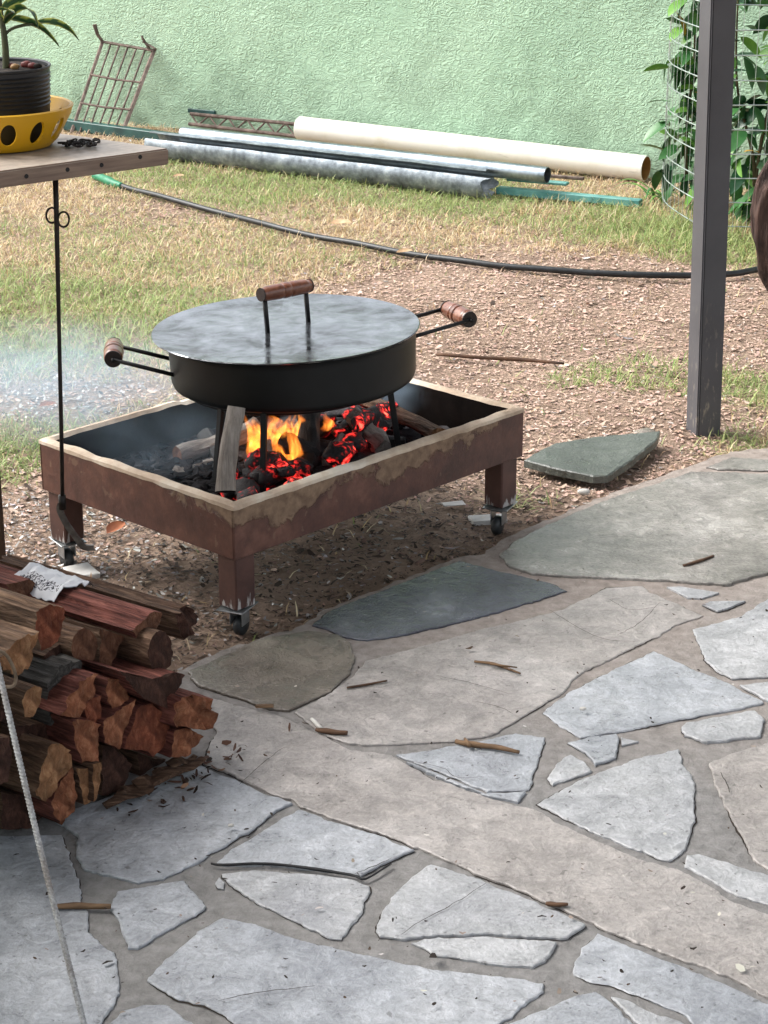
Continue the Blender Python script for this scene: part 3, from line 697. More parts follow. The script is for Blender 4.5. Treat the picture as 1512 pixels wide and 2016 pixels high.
for lx, ly in ((0, 0), (1, 0), (0, 1), (1, 1)):
    X, Y = (.036 if not lx else BA-.036), (.036 if not ly else BB-.036)
    leg = obj('leg', box(.055, .055, .12, BM @ T3(X, Y, -BH-.06+.002), .003), 'leg_paint', br)
    zc = -BH-.12
    a_ = R({(0, 0): 20, (1, 0): 200, (0, 1): 75, (1, 1): 130}[(lx, ly)])
    CM = BM @ T3(X, Y, zc) @ Matrix.Rotation(a_, 4, 'Z')
    castor = obj('castor_plate', box(.075, .062, .003, CM @ T3(0, 0, -.001), .001), 'zinc', br)
    yk = join(lathe([(.016, -.0025), (.016, -.010), (.012, -.012)], 16, CM, True), box(.034, .002, .034, CM @ T3(.008, .014, -.026), .0008), box(.034, .002, .034, CM @ T3(.008, -.014, -.026), .0008), box(.026, .03, .002, CM @ T3(.004, 0, -.0125), .0008))
    obj('fork', yk[:2], 'zinc', castor)
    WM = CM @ T3(.014, 0, -.0475) @ Matrix.Rotation(R(90), 4, 'X')
    obj('wheel', lathe([(.004, -.011), (.018, -.0105), (.0225, -.007), (.0235, 0), (.0225, .007), (.018, .0105), (.004, .011)], 24, WM, True), 'wheel_rubber', castor, True)

# ---- ash bed, charcoal, embers, burning wood
FL = -BH+.016
def tl(u, v, z):                                   # a point over the tray floor (tray coordinates) seen at u, v
    q = PP(u, v, BM @ Vector((0, 0, z)), Vector((0, 0, 1))); return BM.inverted() @ q
def ashbed():
    xs = np.linspace(.026, BA-.026, 70); ys = np.linspace(.026, BB-.026, 50); V, F = [], []
    fx, fy = tl(600, 900, FL).x, tl(600, 900, FL).y
    for y in ys:
        for x in xs:
            h = .006+.016*(noise.noise(Vector((x*9, y*9, 0)))*.5+.5)+.008*noise.noise(Vector((x*40, y*40, 2)))
            h += .025*math.exp(-((x-fx)**2+(y-fy)**2)/.03)
            V.append(BM @ Vector((x, y, FL+h)))
    m = len(xs)
    for j in range(len(ys)-1):
        for i in range(m-1): F.append((j*m+i, j*m+i+1, (j+1)*m+i+1, (j+1)*m+i))
    return V, F
tag(obj('ash_bed', ashbed(), 'ash_bed', smooth=True), 'grey ash and cinders covering the floor of the fire tray', 'ash', kind='stuff')
# charcoal flakes around the fire
cv, cf = [], []
for i in range(240):
    u, v = rnd.choice([(rnd.gauss(330, 70), rnd.gauss(905, 30)), (rnd.gauss(420, 40), rnd.gauss(930, 25)), (rnd.gauss(700, 90), rnd.gauss(860, 25))])
    q = tl(u, v, FL+.02)
    if not (.04 < q.x < BA-.04 and .04 < q.y < BB-.04): continue
    d = xf(lump(rnd.uniform(.006, .017), i, 1.6, 1, .5, .5, 1), BM @ T3(q.x, q.y, FL+.024) @ Matrix.Rotation(rnd.uniform(0, 6.28), 4, 'Z') @ Matrix.Rotation(rnd.gauss(0, .3), 4, 'X'))
    k = len(cv); cv += d[0]; cf += [tuple(a+k for a in f) for f in d[1]]
tag(obj('charcoal_bits', (cv, cf), 'charcoal', loc=BM @ Vector((.3, .3, FL))), 'small black charcoal flakes strewn over the ash in the tray', 'charcoal', kind='stuff')
ev, ef = [], []
for i in range(34):
    u, v = rnd.choice([(rnd.gauss(530, 40), rnd.gauss(930, 30)), (rnd.gauss(720, 50), rnd.gauss(850, 25)), (rnd.gauss(520, 35), rnd.gauss(950, 20)), (rnd.gauss(660, 25), rnd.gauss(880, 30))])
    q = tl(u, v, FL+.03)
    if not (.05 < q.x < BA-.05 and .05 < q.y < BB-.05): continue
    z = FL+.03+rnd.uniform(0, .04)
    d = xf(lump(rnd.uniform(.014, .03), i+50, 1.5, 1, .8, .5, 2), BM @ T3(q.x, q.y, z) @ Matrix.Rotation(rnd.uniform(0, 6.28), 4, 'Z'))
    k = len(ev); ev += d[0]; ef += [tuple(a+k for a in f) for f in d[1]]
tag(obj('glowing_embers', (ev, ef), 'ember', smooth=True, loc=BM @ Vector((.4, .3, FL))), 'heap of red glowing embers and burnt wood under the pot', 'embers', kind='stuff')

def stick(name, a, b, r0, r1, mat, label, cat_='log', n=14, m=12, wob=.35, bend=.01, grp=None, sq=1.0, seed=0, ends=None):
    """a log lying between two world points, local X along it"""
    a, b = Vector(a), Vector(b); L = (b-a).length; M = axes(a, b-a)
    pts = [Vector((L*i/m, bend*math.sin(3*i/m+seed), bend*math.cos(2.2*i/m+seed)-bend)) for i in range(m+1)]
    d = tube(pts, [r0+(r1-r0)*i/m for i in range(m+1)], n, True, sq, wob, seed)
    I = [0]*(len(d[1])-2)+[1, 1] if ends else [0]*len(d[1])
    o = obj(name, (d[0], d[1], I), [mat, ends] if ends else mat, smooth='auto')
    o.matrix_world = M
    return tag(o, label, cat_, grp)
GRP = 'logs burning in the tray'
TW = lambda x, y, z: BM @ Vector((x, y, z))
q = tl(455, 972, .005); q2 = tl(460, 812, .09)
stick('fire_log', PP(452, 968, BM @ Vector((q.x, q.y, 0)), Vector((.1, -1, 0))), PY(456, 800, (BM @ q).y+.06), .020, .018, 'grey_log', 'pale grey weathered log standing upright under the left of the pot', grp=GRP, wob=.22, n=24, ends='charred_log', seed=1)
def floor_log(u0, v0, z0, u1, v1, z1, r0, r1, mat, label, **k):
    a = BM @ tl(u0, v0, FL+z0); b = BM @ tl(u1, v1, FL+z1); return stick('fire_log', a, b, r0, r1, mat, label, grp=GRP, **k)
floor_log(352, 888, .045, 500, 828, .075, .021, .024, 'grey_log', 'short grey log with sawn end lying left of the upright log', ends='cut_brown', seed=2)
floor_log(865, 838, .075, 700, 778, .07, .024, .026, 'bark_tan', 'pale brown split log jutting from under the right of the pot', ends='cut_tan', seed=3, sq=.6)
floor_log(590, 925, .03, 612, 800, .10, .028, .026, 'charred_log', 'thick charred black log standing in front of the flames', seed=4)
floor_log(640, 905, .03, 780, 815, .06, .026, .022, 'ember', 'burnt log glowing red along its cracks', seed=5, wob=.5)
floor_log(560, 945, .03, 540, 850, .05, .022, .02, 'charred_log', 'short charred log leaning into the flames', seed=6, wob=.5)
floor_log(655, 915, .03, 672, 850, .075, .017, .014, 'grey_log', 'ash grey burnt stick leaning among the red embers', seed=7, wob=.5)
floor_log(690, 850, .06, 800, 860, .05, .02, .02, 'charred_log', 'blackened log with white ash beside the right pot stand leg', seed=8, wob=.5)
floor_log(440, 930, .03, 400, 850, .05, .022, .018, 'charred_log', 'dark burnt log behind the pale upright log', seed=9, wob=.5)
floor_log(430, 900, .03, 350, 925, .03, .02, .016, 'grey_log', 'ashy grey broken log among the cinders at the left', seed=21, wob=.5)
floor_log(760, 870, .05, 690, 815, .09, .024, .02, 'grey_log', 'ash whitened log across the red embers at the right', seed=22, wob=.6)
floor_log(500, 950, .03, 540, 900, .05, .02, .016, 'ember', 'short glowing log at the front of the fire', seed=23, wob=.5)
floor_log(620, 900, .04, 560, 860, .08, .022, .02, 'charred_log', 'charred log lying behind the flames', seed=24, wob=.5)
floor_log(700, 835, .09, 780, 800, .07, .018, .02, 'ember', 'red hot branch close under the pot base', seed=12, wob=.5)

# flames: tongues of burning gas between the logs
def flame(u0, v0, u1, v1, w_, depth, seed):
    a = PY(u0, v0, depth); b = PY(u1, v1, depth+.01); V, F = [], []; n, m = 10, 12
    for i in range(m+1):
        s = i/m; p = a.lerp(b, s)+Vector((.012*math.sin(s*6+seed)*s, .006*math.cos(s*5+seed), 0))
        r = w_*(math.sin(math.pi*min(.98, .16+s*.84))**.8)*(1-.35*s)
        for k in range(n):
            an = 2*math.pi*k/n; V.append(p+Vector((math.cos(an)*r, math.sin(an)*r*.55, 0))*(1+.3*noise.noise(Vector((an, s*5, seed)))))
    for i in range(m):
        for k in range(n): F.append((i*n+k, i*n+(k+1) % n, (i+1)*n+(k+1) % n, (i+1)*n+k))
    F += [tuple(range(n-1, -1, -1)), tuple(range(m*n, m*n+n))]
    return V, F
yf = (BM @ tl(560, 930, FL)).y
FLM = [(508, 930, 500, 825, .016, yf-.02), (590, 940, 577, 812, .016, yf-.03), (548, 915, 562, 815, .018, yf-.01), (520, 890, 524, 812, .018, yf+.09), (582, 880, 590, 810, .016, yf+.08), (500, 905, 492, 815, .018, yf+.03), (535, 880, 505, 822, .017, yf+.06), (560, 900, 537, 822, .018, yf+.02), (575, 935, 583, 818, .017, yf+.0), (560, 880, 556, 830, .02, yf+.05), (600, 860, 600, 815, .016, yf+.12), (545, 850, 540, 812, .012, yf-.01), (640, 850, 650, 812, .014, yf+.12)]
fr = thing('fire', 'bright orange and yellow flames licking up under the black pot', 'fire', (BM @ tl(560, 930, FL)))
for i, (u0, v0, u1, v1, w_, dd) in enumerate(FLM): obj('flame', flame(u0, v0, u1, v1, w_*1.2, dd, i), 'flame', fr, True)

# ---------------------------------------------------------------- pot with lid on an iron stand
LC = Vector((-.2191, 4.3926, .4997)); LR = .2984
PM = Matrix.Translation(LC) @ Matrix.Rotation(R(-1.88), 4, 'Y')
PR = .277; PH = .118
pot = thing('cooking_pot', 'wide shallow black iron pot with a flat shiny steel lid over the fire', 'pot', PM @ Vector((0, 0, -PH-.006)))
prof = [(0, -PH), (.24, -PH), (.262, -PH+.002), (.271, -PH+.008), (.2745, -PH+.018), (.2755, -.06), (PR, -.02), (PR+.001, -.004), (PR+.003, -.003), (PR+.003, -.0015), (PR-.004, -.0015), (PR-.006, -.02), (.262, -PH+.03), (.2, -PH+.006), (0, -PH+.006)]
obj('pot_body', lathe(prof, 96, PM @ T3(.013, 0, 0)), 'pot_black', pot, True)
lid_prof = [(0, .0), (LR-.004, .0), (LR, .001), (LR+.001, .0025), (LR-.001, .0045), (LR-.02, .0035), (.2, .0028), (.1, .0034), (0, .004)]
lid = obj('lid', lathe(lid_prof, 128, PM), 'lid_steel', pot, 'auto')
pn = (PM.to_3x3() @ Vector((0, 0, 1)))
def on_lid(u, v): return PP(u, v, PM @ Vector((0, 0, .0035)), pn)
def grip(a, b, r, parent):
    """turned wooden grip with a bead in the middle"""
    a, b = Vector(a), Vector(b); L = (b-a).length; prof = []
    for i in range(41):
        s = i/40; k = 1-.10*abs(s-.5)*2
        for c0 in (.42, .58, .06, .94): k -= .16*math.exp(-((s-c0)/.018)**2)
        if s < .03 or s > .97: k *= .86
        prof.append((r*k, L*s))
    z = (b-a).normalized(); x, y = frame_of(z)
    M = Matrix(((x.x, y.x, z.x, a.x), (x.y, y.y, z.y, a.y), (x.z, y.z, z.z, a.z), (0, 0, 0, 1)))
    o = obj('grip', lathe(prof, 24, Matrix(), True), 'turned_wood', None, 'auto')
    o.parent = parent; o.matrix_parent_inverse = world_of(parent).inverted(); o.matrix_basis = M
    obj('grip_end', lathe([(.0, -.001), (r*.84, -.001), (r*.84, .002)], 24, M), 'charred_wood_end', parent)
    obj('grip_end', lathe([(r*.84, L-.002), (r*.84, L+.001), (0, L+.001)], 24, M), 'charred_wood_end', parent)
    return o
b1, b2 = on_lid(527, 655), on_lid(607, 633)
up = pn*.088
for q_, k_ in ((b1, 1.0), (b2, .93)):
    hp = obj('handle_post', tube([q_-pn*.001, q_+up*k_+Vector((-.003, 0, 0))], .0055, 10), 'black_iron', lid, True)
g1, g2 = b1+up, b2+up*.93; ax = (g2-g1).normalized()
grip(g1-ax*.014, g2+ax*.008, .018, pot)
# side handles: two rods and a grip on each side
for nm, ga, gb, ra, rb in (('left', (211, 672), (237, 716), (330, 705), (362, 742)), ('right', (884, 600), (921, 637), (826, 632), (820, 682))):
    # the grip stands clear of the body, tangent to it, at about two thirds of its height
    def cyl(u, v):                                  # where the rod meets the body
        d = ray(u, v); o_ = EYE-LC; A = d.x**2+d.y**2; Bq = 2*(o_.x*d.x+o_.y*d.y); Cq = o_.x**2+o_.y**2-(PR-.004)**2
        disc = max(0, Bq*Bq-4*A*Cq); return EYE+d*((-Bq-math.sqrt(disc))/(2*A))
    zz = LC.z-.032+(-.012 if nm == 'left' else .016)
    A_, B_ = P(*ga, zz), P(*gb, zz)
    mid = (A_+B_)/2; outd = (mid-LC); outd.z = 0; outd.normalize(); tan = Vector((-outd.y, outd.x, 0))
    if tan.dot(B_-A_) < 0: tan = -tan
    h = .060; A_, B_ = mid-tan*h, mid+tan*h
    inA = LC+outd*.245-tan*.062; inB = LC+outd*.245+tan*.062; inA.z = inB.z = zz-(.040 if nm == 'left' else .028)
    fr_ = obj('side_handle', join(tube([inA, A_+outd*.0], .0048, 8), tube([inB, B_+outd*.0], .0048, 8), tube([A_-tan*.01, B_+tan*.01], .004, 8))[:2], 'black_iron', pot, True)
    grip(A_+tan*.004, B_-tan*.004, .0225, pot)
# stand: ring and legs
RZ = -PH-.008
stand = thing('pot_stand', 'black iron ring stand holding the pot above the fire', 'stand', BM @ Vector((.45, .3, FL)))
rg = [PM @ Vector((.225*math.cos(2*math.pi*i/64), .225*math.sin(2*math.pi*i/64), RZ)) for i in range(65)]
obj('ring', tube(rg, .0065, 8, False), 'black_iron', stand, True)
def sleg(u, vtop, vbot, ang, flatw=.006):
    top = PM @ Vector((.225*math.cos(ang), .225*math.sin(ang), RZ))
    d = (top-LC); d.z = 0; d.normalize(); bot = top+d*.03; bot.z = BF.z+FL
    s = axes((top+bot)/2, (bot-top)); obj('leg', box((bot-top).length, flatw*2, flatw*2, s, .001), 'black_iron', stand)
sleg(0, 0, 0, R(-101), .0065); sleg(0, 0, 0, R(4), .007); sleg(0, 0, 0, R(-128), .006); sleg(0, 0, 0, R(85), .006)

# ---------------------------------------------------------------- pipes and bars stacked at the foot of the wall
def pipe(name, a, b, r, t_, mat, label, cat_, inner=None, n=40, sub=24, wob=0.0, grp=None):
    a, b = Vector(a), Vector(b); L = (b-a).length; M = axes(a, b-a); V, F, I = [], [], []
    rings = [(r-t_, .004), (r-t_, 0), (r-.001, 0), (r, .001)]+[(r, L*i/sub) for i in range(1, sub)]+[(r, L-.001), (r-.001, L), (r-t_, L), (r-t_, L-.004)]
    rings = [(r-t_, .35*L)]+rings[1:-1]+[(r-t_, .65*L)]
    for rr, x in rings:
        for k in range(n):
            an = 2*math.pi*k/n; j = 1+wob*noise.noise(Vector((x*6, math.cos(an), math.sin(an))))
            V.append((x, rr*j*math.cos(an), rr*j*math.sin(an)))
    m = len(rings)
    for i in range(m-1):
        for k in range(n):
            F.append((i*n+k, i*n+(k+1) % n, (i+1)*n+(k+1) % n, (i+1)*n+k)); I.append(1 if i in (0, m-2) else 0)
    o = obj(name, (V, F, I), [mat, inner or mat], smooth='auto'); o.matrix_world = M
    return tag(o, label, cat_, grp)
za = .075
pipe('plastic_pipe', PW(590, 252, .085), PW(1272, 332, .085), .056, .004, 'pvc', 'long cream plastic drain pipe lying along the green wall', 'pipe', 'pvc_inner')
pipe('steel_pipe', P(360, 264, .09), P(1078, 345, .085), .034, .003, 'galvanised', 'slim shiny galvanised steel pipe in front of the cream one', 'pipe')
# large split galvanised duct with an open seam along the top
def duct():
    a, b = P(300, 284, .035), P(962, 362, .035); L = (b-a).length; M = axes(a, b-a); V, F = [], []; n, m = 36, 60; r = .062
    for sd_, rr in ((0, r), (1, r-.004)):
        for i in range(m+1):
            x = L*i/m
            for k in range(n+1):
                an = R(70)+R(325)*k/n                   # gap near the top
                e = 0
                if i == m: e = .05*noise.noise(Vector((k*.35, 2, 0)))+.02*noise.noise(Vector((k*1.1, 5, 0)))
                j = 1+.07*noise.noise(Vector((x*4, math.cos(an), math.sin(an)*.9)))+.03*noise.noise(Vector((x*14, math.cos(an)*2, 4)))
                V.append((x+e, -rr*j*math.cos(an), rr*j*math.sin(an)))
    k1 = (n+1)*(m+1)
    for i in range(m):
        for k in range(n):
            a0 = i*(n+1)+k; F.append((a0, a0+1, a0+n+2, a0+n+1)); F.append((k1+a0+n+1, k1+a0+n+2, k1+a0+1, k1+a0))
    for i in range(m):
        a0, a1 = i*(n+1), (i+1)*(n+1); F.append((a0, a1, k1+a1, k1+a0)); a0 += n; a1 += n; F.append((a1, a0, k1+a0, k1+a1))
    for e in (0, m*(n+1)):
        for k in range(n): F.append((e+k+1, e+k, k1+e+k, k1+e+k+1) if e == 0 else (e+k, e+k+1, k1+e+k+1, k1+e+k))
    o = obj('steel_duct', (V, F), 'galvanised_dull', smooth='auto'); o.matrix_world = M; return o
tag(duct(), 'dented dull galvanised duct with a torn end, lowest in the stack by the lawn', 'pipe')
def bar(name, a, b, w_, h, mat, label, grp='bars lying at the foot of the wall', cat_='bar'):
    a, b = Vector(a), Vector(b); M = axes((a+b)/2, b-a); V, F = box((b-a).length, w_, h, Matrix(), .003)
    o = obj(name, (V, F), mat); o.matrix_world = M; return tag(o, label, cat_, grp)
bar('steel_bar', P(120, 243, YZ+.03), P(700, 322, YZ+.03), .05, .05, 'green_paint', 'long dark green square steel bar running behind the rusty grate')
bar('steel_bar', P(980, 374, YZ+.025), P(1262, 400, YZ+.025), .045, .03, 'teal_paint', 'flat teal painted bar whose end lies in the grass near the fence')
bar('steel_bar', P(1000, 352, .04), P(1118, 362, .04), .04, .012, 'teal_paint', 'short teal strip poking out below the steel pipe end')
bar('steel_bar', P(1010, 340, .05), P(1150, 352, .045), .014, .014, 'rust_iron', 'thin rusty rod poking out below the cream pipe')
# rusty lattice girder lying behind the pipes
lg = thing('lattice_girder', 'rusty iron lattice girder with a green end lying behind the pipes', 'girder', P(480, 255, .02))
la, lb = PW(375, 224, .03), PW(640, 250, .03); lc, ld = PW(372, 244, .05), PW(640, 275, .05)
obj('chord', tube([la, lb], .009, 8), 'rust_iron', lg); obj('chord', tube([lc, ld], .009, 8), 'rust_iron', lg)
for i in range(7):
    s0, s1 = i/7, (i+.5)/7; obj('lacing', tube([la.lerp(lb, s0), lc.lerp(ld, s1), la.lerp(lb, (i+1)/7)], .005, 6), 'rust_iron', lg)
obj('end_strip', box(.16, .03, .02, axes(la+Vector((.06, 0, .012)), lb-la), .002), 'green_paint', lg)

# ---------------------------------------------------------------- rusty grate leaning against the wall
gr = thing('iron_grate', 'rusty iron barred grate leaning against the green wall', 'grate', P(195, 268, YZ))
bl, brr = P(140, 262, YZ), P(236, 273, YZ); tlf, trg = PW(202, 82, .03), PW(303, 100, .03)
GQ = lambda s, t_: (bl.lerp(brr, s)).lerp(tlf.lerp(trg, s), t_)
def angle_iron(a, b, w_=.02): return tube([a, b], w_*.5, 4, True, .55)
for nm, a, b, r_ in (('frame_rail', GQ(0, 0), GQ(0, 1), .022), ('frame_rail', GQ(1, 0), GQ(1, 1.02), .026), ('frame_rail', GQ(-.02, 1), GQ(1.02, 1), .026)):
    obj(nm, angle_iron(a, b, r_), 'rust_iron', gr)
for i in range(1, 6): obj('bar', tube([GQ(i/6, 0), GQ(i/6+.01*math.sin(i*3), .5), GQ(i/6, 1)], .0052, 6), 'rust_iron', gr)
for t_ in (.33, .64): obj('cross_bar', tube([GQ(0, t_)+wn*.008, GQ(.5, t_-.012)+wn*.008, GQ(1, t_)+wn*.008], .0055, 6), 'rust_iron', gr)
obj('hook', tube([GQ(0, 1), PW(192, 68, .05), PW(186, 48, .06)], [.008, .009, .011], 6), 'rust_iron', gr)
obj('hook', tube([GQ(.93, 1.0), PW(281, 76, .05), PW(279, 70, .05)], [.008, .007, .006], 6), 'rust_iron', gr)
obj('corner_plate', join(tube([PW(282, 82, .04), PW(306, 96, .04)], .014, 4, True, .4))[:2], 'rust_iron', gr)

# ---------------------------------------------------------------- hose across the lawn
HP = [(236, 365), (300, 383), (360, 399), (450, 421), (550, 450), (650, 470), (750, 489), (850, 505), (950, 519), (1050, 529), (1150, 536), (1250, 541), (1350, 542), (1440, 539), (1490, 531), (1560, 515), (1640, 490)]
hp = cat([P(u, v, YZ+.024) for u, v in HP], 6)
hp = [p+Vector((0, 0, .006*noise.noise(Vector((p.x*4, p.y*4, 0))))) for p in hp]
hose = thing('garden_hose', 'black rubber hose curving across the lawn', 'hose', P(800, 497, YZ))
obj('hose_pipe', tube(hp, .0115, 12), 'rubber', hose, True)
hc = [P(188, 344, YZ+.03), P(200, 350, YZ+.028), P(222, 360, YZ+.026), P(240, 366, YZ+.025)]
obj('connector', tube(cat(hc, 4), [.02, .022, .022, .02, .018, .018, .02, .02, .016, .016, .014, .014, .013], 12), 'green_plastic', hose, True)

# ---------------------------------------------------------------- steel post
pc = P(1371, 876, YZ-.02); pt = PY(1401, 0, pc.y+.02)
lean = (pt-pc).normalized(); yaw = R(17)
px_ = Vector((math.cos(yaw), math.sin(yaw), 0)); py_ = Vector((-math.sin(yaw), math.cos(yaw), 0)); S_ = .071
post = thing('steel_post', 'dark grey painted square steel post at the patio corner', 'post', pc)
hgt = 2.55
V = []
for z in (0, hgt):
    o_ = pc+lean*(z/lean.z)
    for (a, b) in ((.0, .0), (S_, 0), (S_, S_), (0, S_)): V.append(o_+px_*a+py_*b)
bm = bmesh.new(); vv = [bm.verts.new(v) for v in V]
for f in ((3, 2, 1, 0), (4, 5, 6, 7), (0, 1, 5, 4), (1, 2, 6, 5), (2, 3, 7, 6), (3, 0, 4, 7)): bm.faces.new([vv[i] for i in f])
bmesh.ops.bevel(bm, geom=list(bm.edges), offset=.0035, segments=2, affect='EDGES')
obj('post_tube', bm, 'post_paint', post, 'auto')
o0 = pc+px_*.0045; sq_ = -py_*.0009
obj('seam', ([o0+sq_, o0+px_*.0022+sq_, o0+px_*.0022+lean*hgt+sq_, o0+lean*hgt+sq_]+[v-sq_*2 for v in (o0+sq_, o0+px_*.0022+sq_, o0+px_*.0022+lean*hgt+sq_, o0+lean*hgt+sq_)], [(0, 1, 2, 3), (1, 5, 6, 2), (4, 0, 3, 7)]), 'dark_seam', post)

# ---------------------------------------------------------------- welded wire fence with shrubs
f0, f1, f2 = P(1302, 392, YZ), P(1385, 470, YZ), P(1850, 478, YZ)
fence = thing('wire_fence', 'bright welded wire mesh fence behind the grey post', 'fence', f1)
pathl = cat([f0, f0.lerp(f1, .35)+Vector((-.05, -.05, 0)), f0.lerp(f1, .75)+Vector((-.03, -.06, 0)), f1, f1.lerp(f2, .12), f1.lerp(f2, .5), f2], 10)
def walk(pts, step):
    out = [pts[0]]; acc = 0
    for a, b in zip(pts, pts[1:]):
        d = (b-a).length
        while acc+d >= step:
            k = (step-acc)/d; a = a.lerp(b, k); d = (b-a).length; out.append(a.copy()); acc = 0
        acc += d
    return out
ups = walk(pathl, .052)
for z in range(13):
    obj('horizontal_wire', tube([p+Vector((0, 0, .05+z*.092+.004*noise.noise(Vector((p.x*3, z, 0))))) for p in pathl[::2]], .0026, 5), 'wire', fence)
for p in ups:
    obj('upright_wire', tube([p+Vector((0, 0, 0)), p+Vector((.004*math.sin(p.x*50), .003, 1.2))], .001, 4), 'wire', fence)
def leaf_mesh(L, W, fold=.2, droop=.3):
    V, F = [], []; n = 6
    for i in range(n+1):
        s = i/n; wv = W*math.sin(math.pi*min(1, s*.92+.04))**.75*(1-.2*s)/2 if 0 < i < n else 0.0006
        z = -droop*L*s*s
        V += [(L*s, -wv, z+fold*wv), (L*s, 0, z), (L*s, wv, z+fold*wv)]
    for i in range(n):
        for k in (0, 1): F.append((i*3+k, (i+1)*3+k, (i+1)*3+k+1, i*3+k+1))
    me = bpy.data.meshes.new('leaf'); me.from_pydata(V, [], F); me.polygons.foreach_set('use_smooth', [True]*len(F)); return me
LEAFM = {}
for m_ in ('leaf_green', 'leaf_dark', 'leaf_bright', 'leaf_yellow'):
    me = leaf_mesh(.085, .04); me.materials.append(MATS[m_]); LEAFM[m_] = me
def shrub(label, stems, nleaf, seed, sizes=(.7, 1.5)):
    r_ = random.Random(seed); base = stems[0][0]
    t_ = thing('shrub', label, 'shrub', base, 'shrubs behind the wire fence')
    allp = []
    for st in stems:
        pts = cat(st, 8); obj('stem', tube(pts, [.009*(1-.7*i/len(pts)) for i in range(len(pts))], 6), 'stem', t_, True)
        allp += pts[3:]
    for i in range(nleaf):
        p = r_.choice(allp)+Vector((r_.gauss(0, .05), r_.gauss(0, .04), r_.gauss(0, .045)))
        if p.z < YZ+.03: continue
        k = r_.random(); m_ = 'leaf_dark' if k < .42 else 'leaf_green' if k < .86 else 'leaf_bright' if k < .99 else 'leaf_yellow'
        lf = bpy.data.objects.new('leaf', LEAFM[m_]); COL.objects.link(lf)
        s = r_.uniform(*sizes)
        M = Matrix.Translation(p) @ Matrix.Rotation(r_.uniform(0, 6.283), 4, 'Z') @ Matrix.Rotation(r_.uniform(-.5, 1.1), 4, 'Y') @ Matrix.Rotation(r_.gauss(0, .6), 4, 'X') @ Matrix.Scale(s, 4)
        lf.parent = t_; lf.matrix_parent_inverse = world_of(t_).inverted(); lf.matrix_basis = M
def gps(u, v, dy=.12): q = P(u, v, YZ); return Vector((q.x+.02, q.y+dy, YZ))
def up_stem(b, tops): return [b]+[b+Vector(t_) for t_ in tops]
ba = gps(1352, 420); bb = gps(1485, 470, .22); bc = gps(1400, 440, .2); bd_ = gps(1560, 475, .25)
shrub('dark green leafy shrub climbing the fence left of the grey post', [up_stem(ba, [(-.02, 0, .3), (.0, .03, .6), (-.02, 0, .95)]), up_stem(ba, [(.06, .02, .3), (.07, .02, .65), (.03, 0, 1.1)])], 170, 1, (.8, 1.6))
shrub('glossy leafy shrub with yellow leaves right of the grey post', [up_stem(bb, [(.0, 0, .25), (-.08, .02, .55), (-.1, .0, .9)]), up_stem(bb, [(.02, .0, .3), (.06, .02, .6), (.02, 0, 1.0)])], 150, 2, (.8, 1.6))
shrub('leafy shrub mostly hidden behind the grey post', [up_stem(bc, [(.0, 0, .3), (-.03, .02, .6), (.0, .0, 1.0)])], 90, 3)
shrub('leafy shrub at the far right edge behind the wire', [up_stem(bd_, [(.0, 0, .3), (-.04, .02, .6), (-.02, .0, 1.0)])], 60, 4)
# strap leaved plant by the pipe end
sp = thing('strap_leaf_plant', 'pale green strap leaved plant at the end of the cream pipe', 'plant', P(1290, 405, YZ))
for i in range(13):
    a = R(rnd.uniform(100, 440)); L = rnd.uniform(.10, .22); b_ = P(1292+rnd.uniform(-14, 24), 398+rnd.uniform(-8, 10), YZ)
    pts = [b_+Vector((math.cos(a)*L*s, math.sin(a)*L*s, L*(1.3*s-1.05*s*s))) for s in (0, .25, .5, .75, 1)]
    obj('strap_leaf', tube(cat(pts, 3), [.007*math.sin(math.pi*(.15+.83*k/12)) for k in range(13)], 6, True, .25), 'leaf_bright' if i % 3 else 'leaf_green', sp, True)

# gnarled trunk passing the right edge
gt = [(1640, 1010, 5.0), (1610, 800, 4.95), (1570, 640, 4.9), (1530, 545, 4.88), (1512, 490, 4.86), (1504, 430, 4.86), (1512, 375, 4.86), (1535, 320, 4.88), (1580, 230, 4.9), (1600, 60, 4.95), (1640, -300, 5.0)]
gp_ = cat([PY(u, v, y) for u, v, y in gt], 7); gp_[0].z = YZ-.02
def gnarl():
    V, F = [], []; n = 26; m = len(gp_)
    for i, p in enumerate(gp_):
        t_ = (gp_[min(i+1, m-1)]-gp_[max(i-1, 0)]).normalized(); x, y = frame_of(t_, Vector((0, 1, 0)))
        for k in range(n):
            a = 2*math.pi*k/n; tw = a*5+i*.35
            r_ = .030*(1+.17*math.sin(tw)+.10*math.sin(a*3-i*.22)+.25*noise.noise(Vector((math.cos(a), math.sin(a), i*.2))))
            V.append(p+x*math.cos(a)*r_+y*math.sin(a)*r_)
    for i in range(m-1):
        for k in range(n): F.append((i*n+k, i*n+(k+1) % n, (i+1)*n+(k+1) % n, (i+1)*n+k))
    F += [tuple(range(n-1, -1, -1)), tuple(range((m-1)*n, m*n))]
    return V, F
tag(obj('gnarled_trunk', gnarl(), 'gnarled_bark', smooth=True), 'gnarled dark brown twisted trunk at the right edge beside the post', 'trunk')

